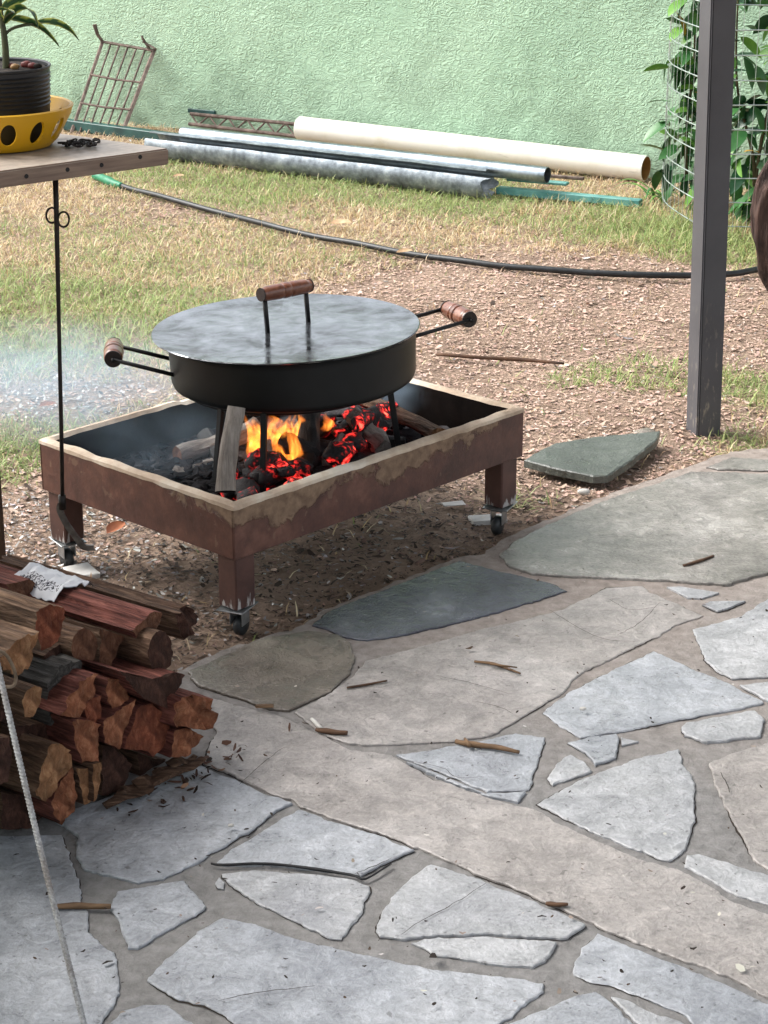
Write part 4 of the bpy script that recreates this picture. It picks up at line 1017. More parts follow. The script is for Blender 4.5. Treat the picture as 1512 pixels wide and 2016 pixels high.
# ---------------------------------------------------------------- table with planter
ZT = .972; TH = .032
tA = P(333, 292, ZT); tL = P(0, 337, ZT); td = (tL-tA).normalized(); tB = P(132, 264, ZT); tw = (tB-tA).normalized()
table = thing('wooden_table', 'weathered wooden table corner at the left with nail holes in its edge', 'table', Vector((tL.x, tL.y, YZ)))
c4 = [tA, tA+td*1.6, tA+td*1.6+tw*.75, tA+tw*.75]
bm = bmesh.new(); vv = [bm.verts.new((v.x, v.y, ZT-TH)) for v in c4]+[bm.verts.new((v.x, v.y, ZT)) for v in c4]
for f in ((0, 1, 2, 3), (7, 6, 5, 4), (1, 0, 4, 5), (2, 1, 5, 6), (3, 2, 6, 7), (0, 3, 7, 4)): bm.faces.new([vv[i] for i in f])
bmesh.ops.recalc_face_normals(bm, faces=bm.faces)
bmesh.ops.bevel(bm, geom=list(bm.edges), offset=.003, segments=2, affect='EDGES')
bm.faces.ensure_lookup_table()
for f in bm.faces: f.material_index = 0 if f.normal.z > .9 else 1
TM = axes(tA, -td)
bm.transform(TM.inverted())
tt = obj('table_top', bm, ['table_top_mat', 'table_wood'], None); tt.parent = table; tt.matrix_parent_inverse = world_of(table).inverted(); tt.matrix_basis = TM
fn = Vector((td.y, -td.x, 0));  fn = -fn if fn.y > 0 else fn
for u, v in ((52, 347), (133, 334), (200, 325), (276, 309)):
    q = PP(u, v, tA, fn)
    obj('nail_head', xf(lathe([(0, .0012), (.004, .0012), (.0045, 0), (.004, -.003)], 12), axes(q, Vector((0, 0, 1)).cross(fn), fn)), 'dark_seam', table)
# leg: post down to the ground just outside the left edge, with a rail
lq = PY(3, 980, tL.y+.12); lx_ = lq.x-.035
for a_ in (Vector((lx_, tL.y+.12, 0)), Vector((tA+td*1.08+tw*.1).xyz), Vector((tA+td*1.08+tw*.65).xyz), Vector((tA+td*.42+tw*.66).xyz)):
    if a_.z == ZT and a_.x > -.9: continue
    M = Matrix.Translation((a_.x, a_.y, (ZT-TH+YZ)/2-.005)) @ Matrix.Rotation(R(40), 4, 'Z')
    V, F = box(.055, .055, ZT-TH-YZ+.008, Matrix(), .004); o = obj('leg', (V, F), 'leg_wood', None); o.parent = table; o.matrix_parent_inverse = world_of(table).inverted(); o.matrix_basis = M

# yellow bowl planter with oval openings
BC = P(-8, 292, ZT); BC.y += .03
bw = .149
bprof = [(r_, z_*.76) for r_, z_ in [(0, .0), (.082, .0), (.105, .004), (.118, .020), (.134, .055), (.146, .085), (bw, .098), (bw+.002, .104), (bw-.002, .107), (bw-.006, .104), (.138, .083), (.126, .053), (.111, .022), (.098, .010), (0, .008)]]
bo = obj('bowl_tmp', lathe(bprof, 96, Matrix.Translation(BC)), 'yellow_plastic', None, True)
cut = []
for k in range(14):
    a = R(-45+25.714*k); c_ = BC+Vector((math.cos(a)*.135, math.sin(a)*.135, .041))
    M = axes(c_, Vector((math.cos(a), math.sin(a), 0)))
    V, F = lathe([(0, -.05), (.0185, -.05), (.0185, .05), (0, .05)], 28, Matrix())
    cut.append(xf((V, F), M @ Matrix.Diagonal((1, .84, 1.2, 1)) @ Matrix.Rotation(R(90), 4, 'Y')))
co_ = obj('cut_tmp', join(*cut)[:2], None)
bmt = bmesh.new(); bmt.from_mesh(co_.data); bmesh.ops.remove_doubles(bmt, verts=bmt.verts, dist=1e-6); bmesh.ops.recalc_face_normals(bmt, faces=bmt.faces); bmt.to_mesh(co_.data); bmt.free()
bmt = bmesh.new(); bmt.from_mesh(bo.data); bmesh.ops.remove_doubles(bmt, verts=bmt.verts, dist=1e-6); bmesh.ops.recalc_face_normals(bmt, faces=bmt.faces); bmt.to_mesh(bo.data); bmt.free()
md = bo.modifiers.new('b', 'BOOLEAN'); md.object = co_; md.operation = 'DIFFERENCE'; md.solver = 'EXACT'
dg = bpy.context.evaluated_depsgraph_get(); me = bpy.data.meshes.new_from_object(bo.evaluated_get(dg)); me.name = 'bowl'
bpy.data.objects.remove(bo); bpy.data.objects.remove(co_)
me.materials.clear()
o = obj('yellow_bowl', me, 'yellow_plastic', loc=BC, smooth=True); me.set_sharp_from_angle(angle=R(35))
tag(o, 'yellow plastic bowl with oval openings on the table', 'bowl')
# black ribbed pot inside it
FP = BC+Vector((0, .005, .0095))
pprof = [(0, 0), (.098, 0), (.101, .006)]
for i in range(8): z = .100+i*.0115; pprof += [(.1045+.0004*i, z), (.1065+.0004*i, z+.0035), (.1045+.0004*i, z+.007)]
pprof += [(.1075, .198), (.1095, .200), (.1105, .205), (.109, .207), (.105, .204), (.103, .17), (0, .17)]
pprof = [(r_, z_*.715) for r_, z_ in pprof]
fpot = thing('potted_plant', 'striped leaf plant in a black ribbed pot inside the yellow bowl', 'plant', FP)
obj('pot', lathe(pprof, 72, Matrix.Translation(FP)), 'black_plastic', fpot, 'auto')
sv = [(.1025*r_*math.cos(2*math.pi*k/24), .1025*r_*math.sin(2*math.pi*k/24), .141+.004*noise.noise(Vector((k, r_*3, 0)))) for r_ in (.0001, .35, .7, 1) for k in range(24)]
sf = [(j*24+k, j*24+(k+1) % 24, (j+1)*24+(k+1) % 24, (j+1)*24+k) for j in range(3) for k in range(24)]
obj('soil', ([Vector(v)+FP for v in sv], sf), 'potting_soil', fpot, True)
for i, (u, v, m_, r_) in enumerate(((52, 127, 'red_pebble', .0095), (64, 129, 'red_pebble', .008), (30, 131, 'tan_pebble', .008), (75, 130, 'potting_soil', .007), (22, 129, 'red_pebble', .006))):
    q = P(u, v, FP.z+.146); obj('pebble', xf(lump(r_, i, 1.2, 1, .8, .25, 2), Matrix.Translation(q)), m_, fpot, True)
ys = FP.y
stem_pts = [PY(11, 134, ys)-Vector((0, 0, .02)), PY(11, 100, ys), PY(7, 60, ys), PY(2, 30, ys), PY(-6, -60, ys), PY(-10, -200, ys)]
obj('stem', tube(cat(stem_pts, 5), [.0075-.004*i/25 for i in range(26)], 10), 'plant_stem', fpot, True)
def vleaf(ctrl, W, twist=0.0):
    """long leaf: dark centre stripe, cream edges; ctrl are points along its midrib"""
    pts = cat(ctrl, 6); m = len(pts); V, F, C = [], [], []
    for i, p in enumerate(pts):
        s = i/(m-1); t_ = (pts[min(i+1, m-1)]-pts[max(i-1, 0)]).normalized(); x, y = frame_of(t_); ca, sa = math.cos(twist), math.sin(twist)
        sd_ = x*ca+y*sa; nn = y*ca-x*sa; wv = W*(math.sin(math.pi*(.04+.955*s**.8))**.9)
        for k, f_ in enumerate((-1, -.78, -.3, 0, .3, .78, 1)):
            V.append(p+sd_*wv*f_+nn*abs(f_)*wv*.35)
            col = lin('b9b46a') if abs(f_) == 1 else lin('8d9a48') if abs(f_) > .7 and (k+i//3) % 2 else lin('1f3a20') if abs(f_) < .5 else lin('31512a')
            C.append(col)
    for i in range(m-1):
        for k in range(6): F.append((i*7+k, i*7+k+1, (i+1)*7+k+1, (i+1)*7+k))
    return col_mesh('leaf', np.array([tuple(v) for v in V]), np.array(F), np.array(C), 'variegated_leaf', fpot, True)
def L3(*uvy): return [PY(u, v, ys+dy) for u, v, dy in uvy]
vleaf(L3((8, 48, 0), (26, 24, -.02), (50, 17, -.04), (66, 32, -.06), (76, 58, -.07)), .013, .5)
vleaf(L3((20, 36, .0), (40, 40, .02), (72, 52, .03), (98, 72, .03), (118, 94, .03)), .0125, .7)
vleaf(L3((62, 47, .03), (90, 43, .05), (115, 47, .07), (138, 60, .08), (157, 82, .08)), .0085, .9)
vleaf(L3((4, 35, -.02), (-10, 22, -.05), (15, 20, -.07), (28, 26, -.09)), .012, .3)
vleaf(L3((9, 58, 0), (-20, 45, .02), (-60, 50, .04), (-110, 90, .05)), .013, .4)
vleaf(L3((2, 20, 0), (20, 8, .02), (60, -10, .03), (120, -20, .04)), .012, 1.2)
obj('petiole', tube(cat(L3((10, 68, 0), (22, 57, .01), (45, 50, .02), (66, 47, .03)), 4), .0032, 6), 'plant_stem', fpot, True)
obj('petiole', tube(cat(L3((6, 42, 0), (14, 30, -.01), (28, 22, -.02)), 4), .003, 6), 'plant_stem', fpot, True)
# little heap of dark chain on the table
ch = thing('chain', 'small heap of dark rusty chain on the table beside the yellow bowl', 'chain', P(160, 281, ZT))
for i in range(22):
    s = i/21; q = P(126+62*s+rnd.uniform(-3, 3), 281+4*math.sin(s*17), ZT+.004+.006*rnd.random())
    ring = [Vector((.0085*math.cos(a), .0055*math.sin(a), 0)) for a in [2*math.pi*k/10 for k in range(11)]]
    M = Matrix.Translation(q) @ Matrix.Rotation(rnd.uniform(0, 6), 4, 'Z') @ Matrix.Rotation(rnd.uniform(-.8, .8), 4, 'X')
    obj('link', xf(tube(ring, .0018, 5, False), M), 'dark_rod', ch, True)

# ---------------------------------------------------------------- fire poker hanging from the table
ph_y = tA.y-.02
def K(u, v, dy=0): return PY(u, v, ph_y+dy)
pk = thing('fire_poker', 'long thin black iron fire poker hanging from the table edge', 'poker', K(125, 990))
obj('rod', tube([K(109, 346), K(111, 420), K(116, 640), K(121, 860), K(123, 985)], [.0058, .0052, .0042, .0044, .0044], 8), 'dark_rod', pk, True)
for sgn, cu, cv_ in ((-1, 102, 424), (1, 125, 432)):
    rg = [K(cu+11*math.cos(a), cv_+15*math.sin(a), .004*math.sin(a)) for a in [2*math.pi*k/20 for k in range(21)]]
    obj('loop', tube(rg, .0022, 6, False), 'dark_rod', pk, True)
sc_ = [K(120, 992), K(118, 1004), K(130, 1030), K(150, 1058), K(164, 1076), K(185, 1078)]
def flat_strip(pts, w_, t_=.002):
    pts = cat(pts, 4); V, F = [], []; m = len(pts)
    for i, p in enumerate(pts):
        d = (pts[min(i+1, m-1)]-pts[max(i-1, 0)]).normalized(); x = d.cross(Vector((0, 1, 0))).normalized(); y = Vector((0, 1, 0))*.8+x*.3; y.normalize()
        V += [p+x*w_-y*t_, p-x*w_-y*t_, p-x*w_+y*t_, p+x*w_+y*t_]
    for i in range(m-1):
        for k in range(4): F.append((i*4+k, i*4+(k+1) % 4, (i+1)*4+(k+1) % 4, (i+1)*4+k))
    F += [(3, 2, 1, 0), (m*4-4, m*4-3, m*4-2, m*4-1)]
    return V, F
obj('blade', flat_strip(sc_, .006), 'scraper_steel', pk)
obj('collar', tube([K(122, 975), K(123, 1002)], .008, 8), 'dark_rod', pk, True)

# ---------------------------------------------------------------- firewood stack: sawn and split ends face the patio
WO = P(130, 1620, .004); we = (P(400, 1490, .004)-WO); we.z = 0; we.normalize(); wdx = Vector((we.y, -we.x, 0))   # we runs along the face, wdx out of it
def log_from_end(poly, L, off, bark, cutm, label, jag=.0, bark_amp=.06, seed=0, yaw=0.0, pitch=0.0, nres=46):
    """extrude a measured end section backwards into the stack"""
    org = WO+wdx*off
    pts = [PP(u, v, org, wdx) for u, v in poly]
    c = sum(pts, Vector())/len(pts)
    sec = [((p-c).dot(we), p.z-c.z) for p in pts]
    ar = sum(a[0]*b[1]-b[0]*a[1] for a, b in zip(sec, sec[1:]+sec[:1]))
    if ar < 0: sec.reverse()
    per = [math.dist(a, b) for a, b in zip(sec, sec[1:]+sec[:1])]; tot = sum(per); ring = []
    for (a, b, l_) in zip(sec, sec[1:]+sec[:1], per):
        k = max(1, round(nres*l_/tot))
        ring += [(a[0]+(b[0]-a[0])*j/k, a[1]+(b[1]-a[1])*j/k) for j in range(k)]
    n = len(ring); m = 16; V, F, I = [], [], []; rad = sum(math.hypot(*p) for p in ring)/n
    for i in range(m+1):
        s = i/m; x = -L*s
        for k, (y, z) in enumerate(ring):
            g = 1+bark_amp*noise.noise(Vector((y*60, z*60, seed+s*.8)))*(1 if i else .5)+bark_amp*.8*noise.noise(Vector((y*160, z*160, seed+s*1.5)))+.05*s*math.sin(seed+s*4)
            e = jag*noise.noise(Vector((y*70, z*70, seed)))*(1 if i in (0, m) else 0)
            V.append(Vector((x+e, y*g, z*g)))
    for i in range(m):
        for k in range(n): F.append((i*n+k, (i+1)*n+k, (i+1)*n+(k+1) % n, i*n+(k+1) % n)); I.append(0)
    for base, sgn in ((0, 1), (m*n, -1)):           # end faces with some relief
        prev = list(range(base, base+n))
        for f_ in (.72, .4):
            st = len(V)
            for k, (y, z) in enumerate(ring):
                p = V[base+k]; q = Vector((0 if sgn > 0 else -L, p.y*f_, p.z*f_)); q.x += sgn*jag*1.2*noise.noise(Vector((q.y*45, q.z*45, seed+3)))
                V.append(q)
            cur = list(range(st, st+n))
            for k in range(n):
                a, b, c2, d2 = prev[k], prev[(k+1) % n], cur[(k+1) % n], cur[k]
                F.append((a, b, c2, d2) if sgn > 0 else (d2, c2, b, a)); I.append(1)
            prev = cur
        F.append(tuple(prev) if sgn > 0 else tuple(reversed(prev))); I.append(1)
    o = obj('firewood_log', (V, F, I), [bark, cutm], smooth='auto')
    o.matrix_world = axes(c, wdx) @ Matrix.Rotation(yaw, 4, 'Z') @ Matrix.Rotation(pitch, 4, 'Y')
    return tag(o, label, 'log', 'logs in the firewood stack')
def ell(cx_, cy_, rx, ry, n=16): return [(cx_+rx*math.cos(2*math.pi*k/n), cy_+ry*math.sin(2*math.pi*k/n)) for k in range(n)]
LOGS = [
 (ell(166, 1273, 29, 36), .42, -.06, 'bark_brown', 'cut_brown', 'round sawn log with a crack in its end, upper middle of the stack', .002, .05),
 ([(195, 1236), (252, 1255), (207, 1328), (195, 1303)], .42, -.07, 'bark_brown', 'cut_brown', 'narrow wedge of wood pointing down beside the cracked round log', .004, .04),
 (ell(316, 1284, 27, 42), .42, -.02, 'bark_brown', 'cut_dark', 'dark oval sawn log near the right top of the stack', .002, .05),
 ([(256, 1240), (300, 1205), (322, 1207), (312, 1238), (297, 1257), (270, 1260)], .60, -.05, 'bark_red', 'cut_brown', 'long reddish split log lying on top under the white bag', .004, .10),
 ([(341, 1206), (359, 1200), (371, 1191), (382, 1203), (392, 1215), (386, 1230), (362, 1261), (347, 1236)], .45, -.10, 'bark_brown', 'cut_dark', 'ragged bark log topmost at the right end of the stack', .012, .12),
 ([(70, 1205), (95, 1190), (131, 1198), (122, 1255), (82, 1284), (68, 1249)], .42, .00, 'bark_tan', 'cut_red', 'thick log with swirling bark at the top left', .006, .10),
 ([(-12, 1305), (30, 1262), (78, 1244), (73, 1275), (58, 1318), (30, 1328)], .45, .06, 'bark_tan', 'cut_tan', 'deeply furrowed bark log nearest the left edge on top', .006, .16),
 ([(42, 1378), (52, 1358), (70, 1350), (84, 1356), (80, 1385), (64, 1410), (48, 1412)], .42, .02, 'bark_brown', 'cut_tan', 'small pale sawn log at the left below the furrowed one', .002, .05),
 ([(88, 1345), (120, 1310), (160, 1302), (160, 1335), (130, 1375), (98, 1428), (90, 1390)], .42, -.03, 'bark_grey', 'bark_grey', 'grey barked dark log in the shadow at the middle left', .006, .08),
 ([(115, 1408), (126, 1386), (137, 1372), (160, 1342), (198, 1326), (190, 1360), (176, 1385), (165, 1412)], .42, .01, 'bark_red', 'cut_orange', 'orange split log with a jagged face, centre left of the stack', .008, .06),
 ([(166, 1388), (180, 1374), (203, 1370), (196, 1426), (166, 1416)], .42, .0, 'bark_red', 'cut_red', 'small red split log tucked right of the jagged orange one', .004, .05),
 ([(208, 1335), (246, 1338), (258, 1372), (222, 1396), (212, 1380)], .42, .0, 'bark_red', 'cut_orange', 'orange split log under the dark wedge top edge', .006, .06),
 ([(225, 1318), (262, 1326), (300, 1336), (345, 1324), (371, 1330), (352, 1365), (335, 1398), (275, 1372)], .42, .02, 'bark_red', 'cut_dark', 'broad dark wedge log with a red split top at the right', .004, .05),
 ([(143, 1418), (170, 1416), (199, 1428), (195, 1498), (158, 1500), (147, 1450)], .42, .02, 'bark_red', 'cut_orange', 'squarish orange split log in the middle of the stack face', .006, .06),
 ([(202, 1420), (230, 1400), (272, 1378), (252, 1430), (236, 1475), (203, 1460)], .42, .01, 'bark_red', 'cut_orange', 'triangular orange split log right of the squarish one', .004, .04),
 ([(240, 1472), (272, 1390), (300, 1385), (338, 1420), (336, 1460), (305, 1492), (290, 1478)], .42, .01, 'bark_red', 'cut_red', 'large rounded red split log low at the right', .003, .04),
 ([(338, 1387), (352, 1372), (372, 1364), (385, 1370), (415, 1376), (418, 1392), (431, 1405), (415, 1440), (365, 1430), (340, 1430)], .42, .03, 'bark_red', 'cut_orange', 'bright splintered log at the far right end of the stack', .014, .10),
 ([(340, 1440), (360, 1434), (380, 1436), (405, 1452), (375, 1488), (334, 1493)], .42, .02, 'bark_red', 'cut_orange', 'orange split log resting on the paving at the right corner', .007, .06),
 ([(66, 1562), (80, 1510), (100, 1462), (125, 1468), (147, 1488), (146, 1510), (118, 1545), (85, 1580)], .42, .03, 'bark_brown', 'cut_tan', 'big tan faced split log low at the left', .008, .05),
 ([(97, 1582), (120, 1545), (147, 1513), (150, 1600), (137, 1606), (125, 1627), (108, 1610)], .42, .02, 'bark_red', 'cut_orange', 'lowest orange log touching the paving at the left', .008, .06),
 ([(150, 1513), (181, 1512), (182, 1576), (165, 1584)], .42, .02, 'bark_brown', 'cut_tan', 'narrow pale split stick standing in the bottom row, left one', .003, .03),
 ([(184, 1505), (200, 1502), (193, 1573), (182, 1577)], .42, .03, 'bark_brown', 'cut_tan', 'thinnest pale split stick in the bottom row, right one', .003, .03),
 ([(200, 1467), (225, 1470), (264, 1507), (252, 1535), (237, 1560), (198, 1566)], .42, -.01, 'bark_brown', 'cut_dark', 'dark brown five sided log at the bottom middle', .003, .04),
 ([(268, 1480), (300, 1494), (330, 1496), (320, 1520), (275, 1540)], .42, -.04, 'bark_brown', 'cut_dark', 'dark log in the gap at the bottom right of the stack', .003, .04),
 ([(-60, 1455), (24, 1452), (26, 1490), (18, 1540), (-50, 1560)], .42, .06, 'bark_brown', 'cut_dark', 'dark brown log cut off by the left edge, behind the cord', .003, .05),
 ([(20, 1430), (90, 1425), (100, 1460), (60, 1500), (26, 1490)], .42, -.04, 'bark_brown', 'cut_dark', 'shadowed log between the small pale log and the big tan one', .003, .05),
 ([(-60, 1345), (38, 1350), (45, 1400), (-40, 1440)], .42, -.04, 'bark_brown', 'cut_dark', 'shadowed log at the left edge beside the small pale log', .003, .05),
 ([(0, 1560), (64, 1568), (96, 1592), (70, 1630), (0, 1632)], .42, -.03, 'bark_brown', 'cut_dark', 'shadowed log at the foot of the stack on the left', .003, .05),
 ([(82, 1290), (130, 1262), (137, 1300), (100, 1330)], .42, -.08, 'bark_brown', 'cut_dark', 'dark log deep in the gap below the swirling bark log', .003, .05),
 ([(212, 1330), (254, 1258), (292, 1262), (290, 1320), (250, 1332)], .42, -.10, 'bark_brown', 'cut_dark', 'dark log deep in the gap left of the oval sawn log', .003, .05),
 ([(30, 1210), (70, 1195), (90, 1162), (60, 1140), (10, 1150)], .40, -.30, 'bark_red', 'cut_brown', 'reddish split log at the back upper left, behind the swirling bark', .004, .10),
]
for i, (poly, L, off, bk, ct, lab, jag, amp) in enumerate(LOGS):
    log_from_end(poly, L, off, bk, ct, lab, jag*1.3+.001, amp*1.5, i*1.7, R(6+rnd.uniform(-1, 1)), 0)

# loose bark on the paving beside the stack
for (a, b, w_, lab) in (((205, 1596), (395, 1500), .016, 'long strip of loose bark on the paving along the stack'), ((300, 1530), (380, 1495), .012, 'short ragged bark strip against the right corner logs'), ((230, 1570), (320, 1535), .014, 'middle bark strip lying below the dark five sided log')):
    A_, B_ = P(*a, .016), P(*b, .016); pts = [A_.lerp(B_, i/10)+Vector((.006*math.sin(i*2.1), .005*math.cos(i*1.7), .006+.006*math.sin(i*1.3))) for i in range(11)]
    o = obj('bark_strip', tube(pts, [w_*(.5+.5*math.sin(math.pi*(i+.6)/11.2)) for i in range(11)], 7, True, .3, .5, w_*100), 'bark_brown', smooth='auto'); tag(o, lab, 'bark', 'loose bark by the stack')

# white bag folded over the long red log
bgc = PP(100, 1150, WO-wdx*.30, wdx)
def bagm():
    V, F, I = [], [], []; nx, ny = 22, 16; M = axes(bgc+Vector((0, 0, -.002)), wdx)
    for j in range(ny+1):
        for i in range(nx+1):
            x, y = (i/nx-.5)*.13, (j/ny-.5)*.10
            z = .020-8.5*y*y+.010*noise.noise(Vector((x*38, y*38, 1)))+.007*noise.noise(Vector((x*90, y*90, 4)))
            V.append(M @ Vector((x, y*(1+.1*noise.noise(Vector((x*20, 0, 0)))), z)))
    for j in range(ny):
        for i in range(nx): a = j*(nx+1)+i; F.append((a, a+1, a+nx+2, a+nx+1)); I.append(1 if 2 <= j <= 5 and 2 <= i <= nx-4 else 0)
    k = len(V); V += [v-Vector((0, 0, .0018)) for v in V[:k]]; F += [tuple(reversed([a+k for a in f])) for f in F[:]]; I += [0]*len(I)
    return V, F, I
bag = thing('crumpled_bag', 'crumpled white paper bag with dark print on top of the firewood', 'bag', bgc)
bsheet = obj('bag_sheet', bagm(), ['white_paper', 'paper_print'], bag, 'auto')
# cord and rope at the lower left
r0, r1 = PY(-34, 1180, 2.72), P(176, 2058, .008)
rp = [r0.lerp(r1, i/90) for i in range(91)]
rp = [p+Vector((0, 0, -.02*math.sin(math.pi*i/90))) for i, p in enumerate(rp)]
def rope(pts, r_, turns):
    V, F = [], []; n = 12; m = len(pts)
    for i, p in enumerate(pts):
        t_ = (pts[min(i+1, m-1)]-pts[max(i-1, 0)]).normalized(); x, y = frame_of(t_)
        for k in range(n):
            a = 2*math.pi*k/n; rr = r_*(1+.16*math.cos(3*(a-turns*i/m*2*math.pi))); V.append(p+x*math.cos(a)*rr+y*math.sin(a)*rr)
    for i in range(m-1):
        for k in range(n): F.append((i*n+k, i*n+(k+1) % n, (i+1)*n+(k+1) % n, (i+1)*n+k))
    F += [tuple(range(n-1, -1, -1)), tuple(range((m-1)*n, m*n))]; return V, F
fine_ = [r0.lerp(r1, i/500)+Vector((0, 0, -.02*math.sin(math.pi*i/500))) for i in range(501)]
tag(obj('rope', rope(fine_, .0042, 42), 'rope_fibre', smooth=True), 'taut pale twisted rope slanting down to the paving at the left', 'rope')
lw_ = [PP(u, v, WO+wdx*.085, wdx) for u, v in ((-20, 1275), (8, 1286), (22, 1305), (31, 1332), (26, 1350), (8, 1352), (-20, 1345))]
tag(obj('cord_loop', tube(cat(lw_, 5), .0028, 7), 'cord', smooth=True), 'loop of thin brown cord against the furrowed bark log', 'cord')

# ---------------------------------------------------------------- loose slate slab beside the post
SL = [(1032, 905), (1050, 893), (1092, 872), (1180, 858), (1300, 848), (1292, 866), (1240, 908), (1196, 936), (1168, 937), (1090, 921)]
pts = [P(u, v, .014) for u, v in SL]
if sum(a.x*b.y-b.x*a.y for a, b in zip(pts, pts[1:]+pts[:1])) < 0: pts.reverse()
tag(obj('slate_slab', slab(rough_line([(p.x, p.y, 0) for p in pts], .012, .003, 77), .014, -.006, .004, 7), 'stone_slab', loc=(P(1165, 890, YZ))), 'loose dark green slate slab propped on the soil by the post', 'slab')
for i, (u, v) in enumerate(((1090, 895), (1240, 870), (1270, 858))):
    q = P(u, v, YZ); o = obj('prop_stone', xf(lump(.03, i+3, 1.3, 1, .75, .3, 2), Matrix.Translation(q+Vector((0, 0, -.002)))), 'stone_brown', smooth=True)
    tag(o, ['brown stone under the left end of the slate slab', 'brown stone under the middle of the slate slab', 'brown stone under the slate slab corner near the post'][i], 'stone', 'stones under the slate slab')

# ---------------------------------------------------------------- small loose things
def blockobj(name, u, v, sx, sy, sz, rot, mat, label, cat_, z0=YZ, tilt=0):
    q = P(u, v, z0+sz/2); M = Matrix.Translation((q.x, q.y, z0+sz/2)) @ Matrix.Rotation(R(rot), 4, 'Z') @ Matrix.Rotation(R(tilt), 4, 'X')
    V, F = box(sx, sy, sz, Matrix(), .002, 1, .0015); o = obj(name, (V, F), mat); o.matrix_world = M; return tag(o, label, cat_)
blockobj('wood_wedge', 960, 1024, .085, .05, .014, 12, 'white_block', 'white flat wedge under the right castor', 'wedge', YZ)
blockobj('wood_wedge', 160, 1128, .06, .075, .016, 30, 'white_block', 'white block under the left castor', 'wedge', YZ)
blockobj('paper_scrap', 893, 992, .055, .026, .003, 15, 'white_block', 'scrap of white paper on the soil under the brazier', 'paper', YZ+.014)
blockobj('wood_chip', 520, 1390, .035, .010, .006, 2, 'twig_pale', 'pale chip on the brown flagstone near the stack', 'chip', .012)
def twig(pts, r_, mat, label, z=.018, forks=()):
    z = .006+r_*.7 if z > 0 else z
    t_ = [P(u, v, z) for u, v in pts]; ds = [tube(cat(t_, 4), [r_*(.55+.45*math.sin(.5+2.4*i/(4*(len(t_)-1)))) for i in range(4*(len(t_)-1)+1)], 6, True, .8, .4, r_*999)]
    for f in forks: ds.append(tube([P(u, v, z+.004) for u, v in f], [r_*.8, r_*.4], 5))
    o = obj('twig', join(*ds)[:2], mat, smooth=True, loc=t_[0]); return tag(o, label, 'twig', 'twigs lying on the paving')
twig([(897, 1459), (930, 1466), (975, 1471), (1022, 1481)], .0062, 'twig_pale', 'thick brown broken stick on the pale triangular flagstone', .018, [((925, 1468), (915, 1454))])
twig([(934, 1302), (975, 1308), (1024, 1326)], .0035, 'twig_pale', 'thin forked reddish twig on the big pink flagstone', .018, [((965, 1307), (1018, 1314))])
twig([(683, 1354), (720, 1348), (762, 1340)], .003, 'twig', 'thin dark twig where the brown and pink flagstones meet', .018)
twig([(622, 1436), (650, 1440), (684, 1443)], .006, 'twig', 'short stubby dark stick near the joint left of centre', .016)
twig([(614, 1415), (626, 1428), (634, 1434)], .005, 'white_pebble', 'small white splinter touching the stubby dark stick', .016)
twig([(108, 1784), (160, 1783), (218, 1785)], .006, 'twig_pale', 'straight flat brown stick crossing the joint near the rope', .018)
twig([(1345, 1113), (1372, 1106), (1405, 1094)], .0045, 'twig', 'curled dark twig on the large olive flagstone', .018)
twig([(1075, 1778), (1095, 1781), (1118, 1780)], .005, 'twig', 'short dark stub on the long pink flagstone edge', .018)
twig([(860, 697), (950, 704), (1030, 708), (1110, 716)], .008, 'twig', 'long brown branch lying on the wood chips behind the pot', YZ+.02)
twig([(416, 1700), (440, 1703), (520, 1700), (600, 1708), (690, 1722), (720, 1730), (770, 1700)], .0028, 'dark_seam', 'long dark root hair crossing the flagstones at lower left', .0155)
def leafobj(u, v, s, rot, mat, label, z):
    q = P(u, v, z); me = leaf_mesh(.085*s, .045*s, .5, -.1); me.materials.append(MATS[mat]); o = bpy.data.objects.new('fallen_leaf', me); COL.objects.link(o)
    o.matrix_world = Matrix.Translation(q) @ Matrix.Rotation(R(rot), 4, 'Z') @ Matrix.Rotation(.25, 4, 'X'); return tag(o, label, 'leaf', 'fallen leaves on the yard')
leafobj(780, 497, .7, 10, 'dry_leaf', 'pale dry leaf lying on the black hose', YZ+.042)
leafobj(648, 440, 1.1, -15, 'dry_leaf', 'pale pinkish dry leaf on the lawn above the hose', YZ+.03)
leafobj(210, 1050, .8, 60, 'dry_leaf_red', 'reddish dry leaf on the ash left of the brazier legs', YZ+.025)
leafobj(75, 800, .6, 20, 'dry_leaf_red', 'small reddish leaf beside the ash left of the brazier', YZ+.03)
leafobj(340, 262+85, .6, 0, 'dry_leaf', 'small dry leaf near the steel duct', YZ+.03)
for i, (u, v, r_, lab) in enumerate(((1150, 968, .012, 'white pebble on the soil below the slate slab'), (455, 1625, .004, 'tiny white speck pebble on the bluish flagstone'), (1148, 1395, .005, 'white pebble on the bluish four sided flagstone'))):
    q = P(u, v, YZ+.02 if i == 0 else .014); tag(obj('pebble', xf(lump(r_, i, 1.4, 1, .7, .2, 2), Matrix.Translation(q)), 'white_pebble', smooth=True), lab, 'pebble')

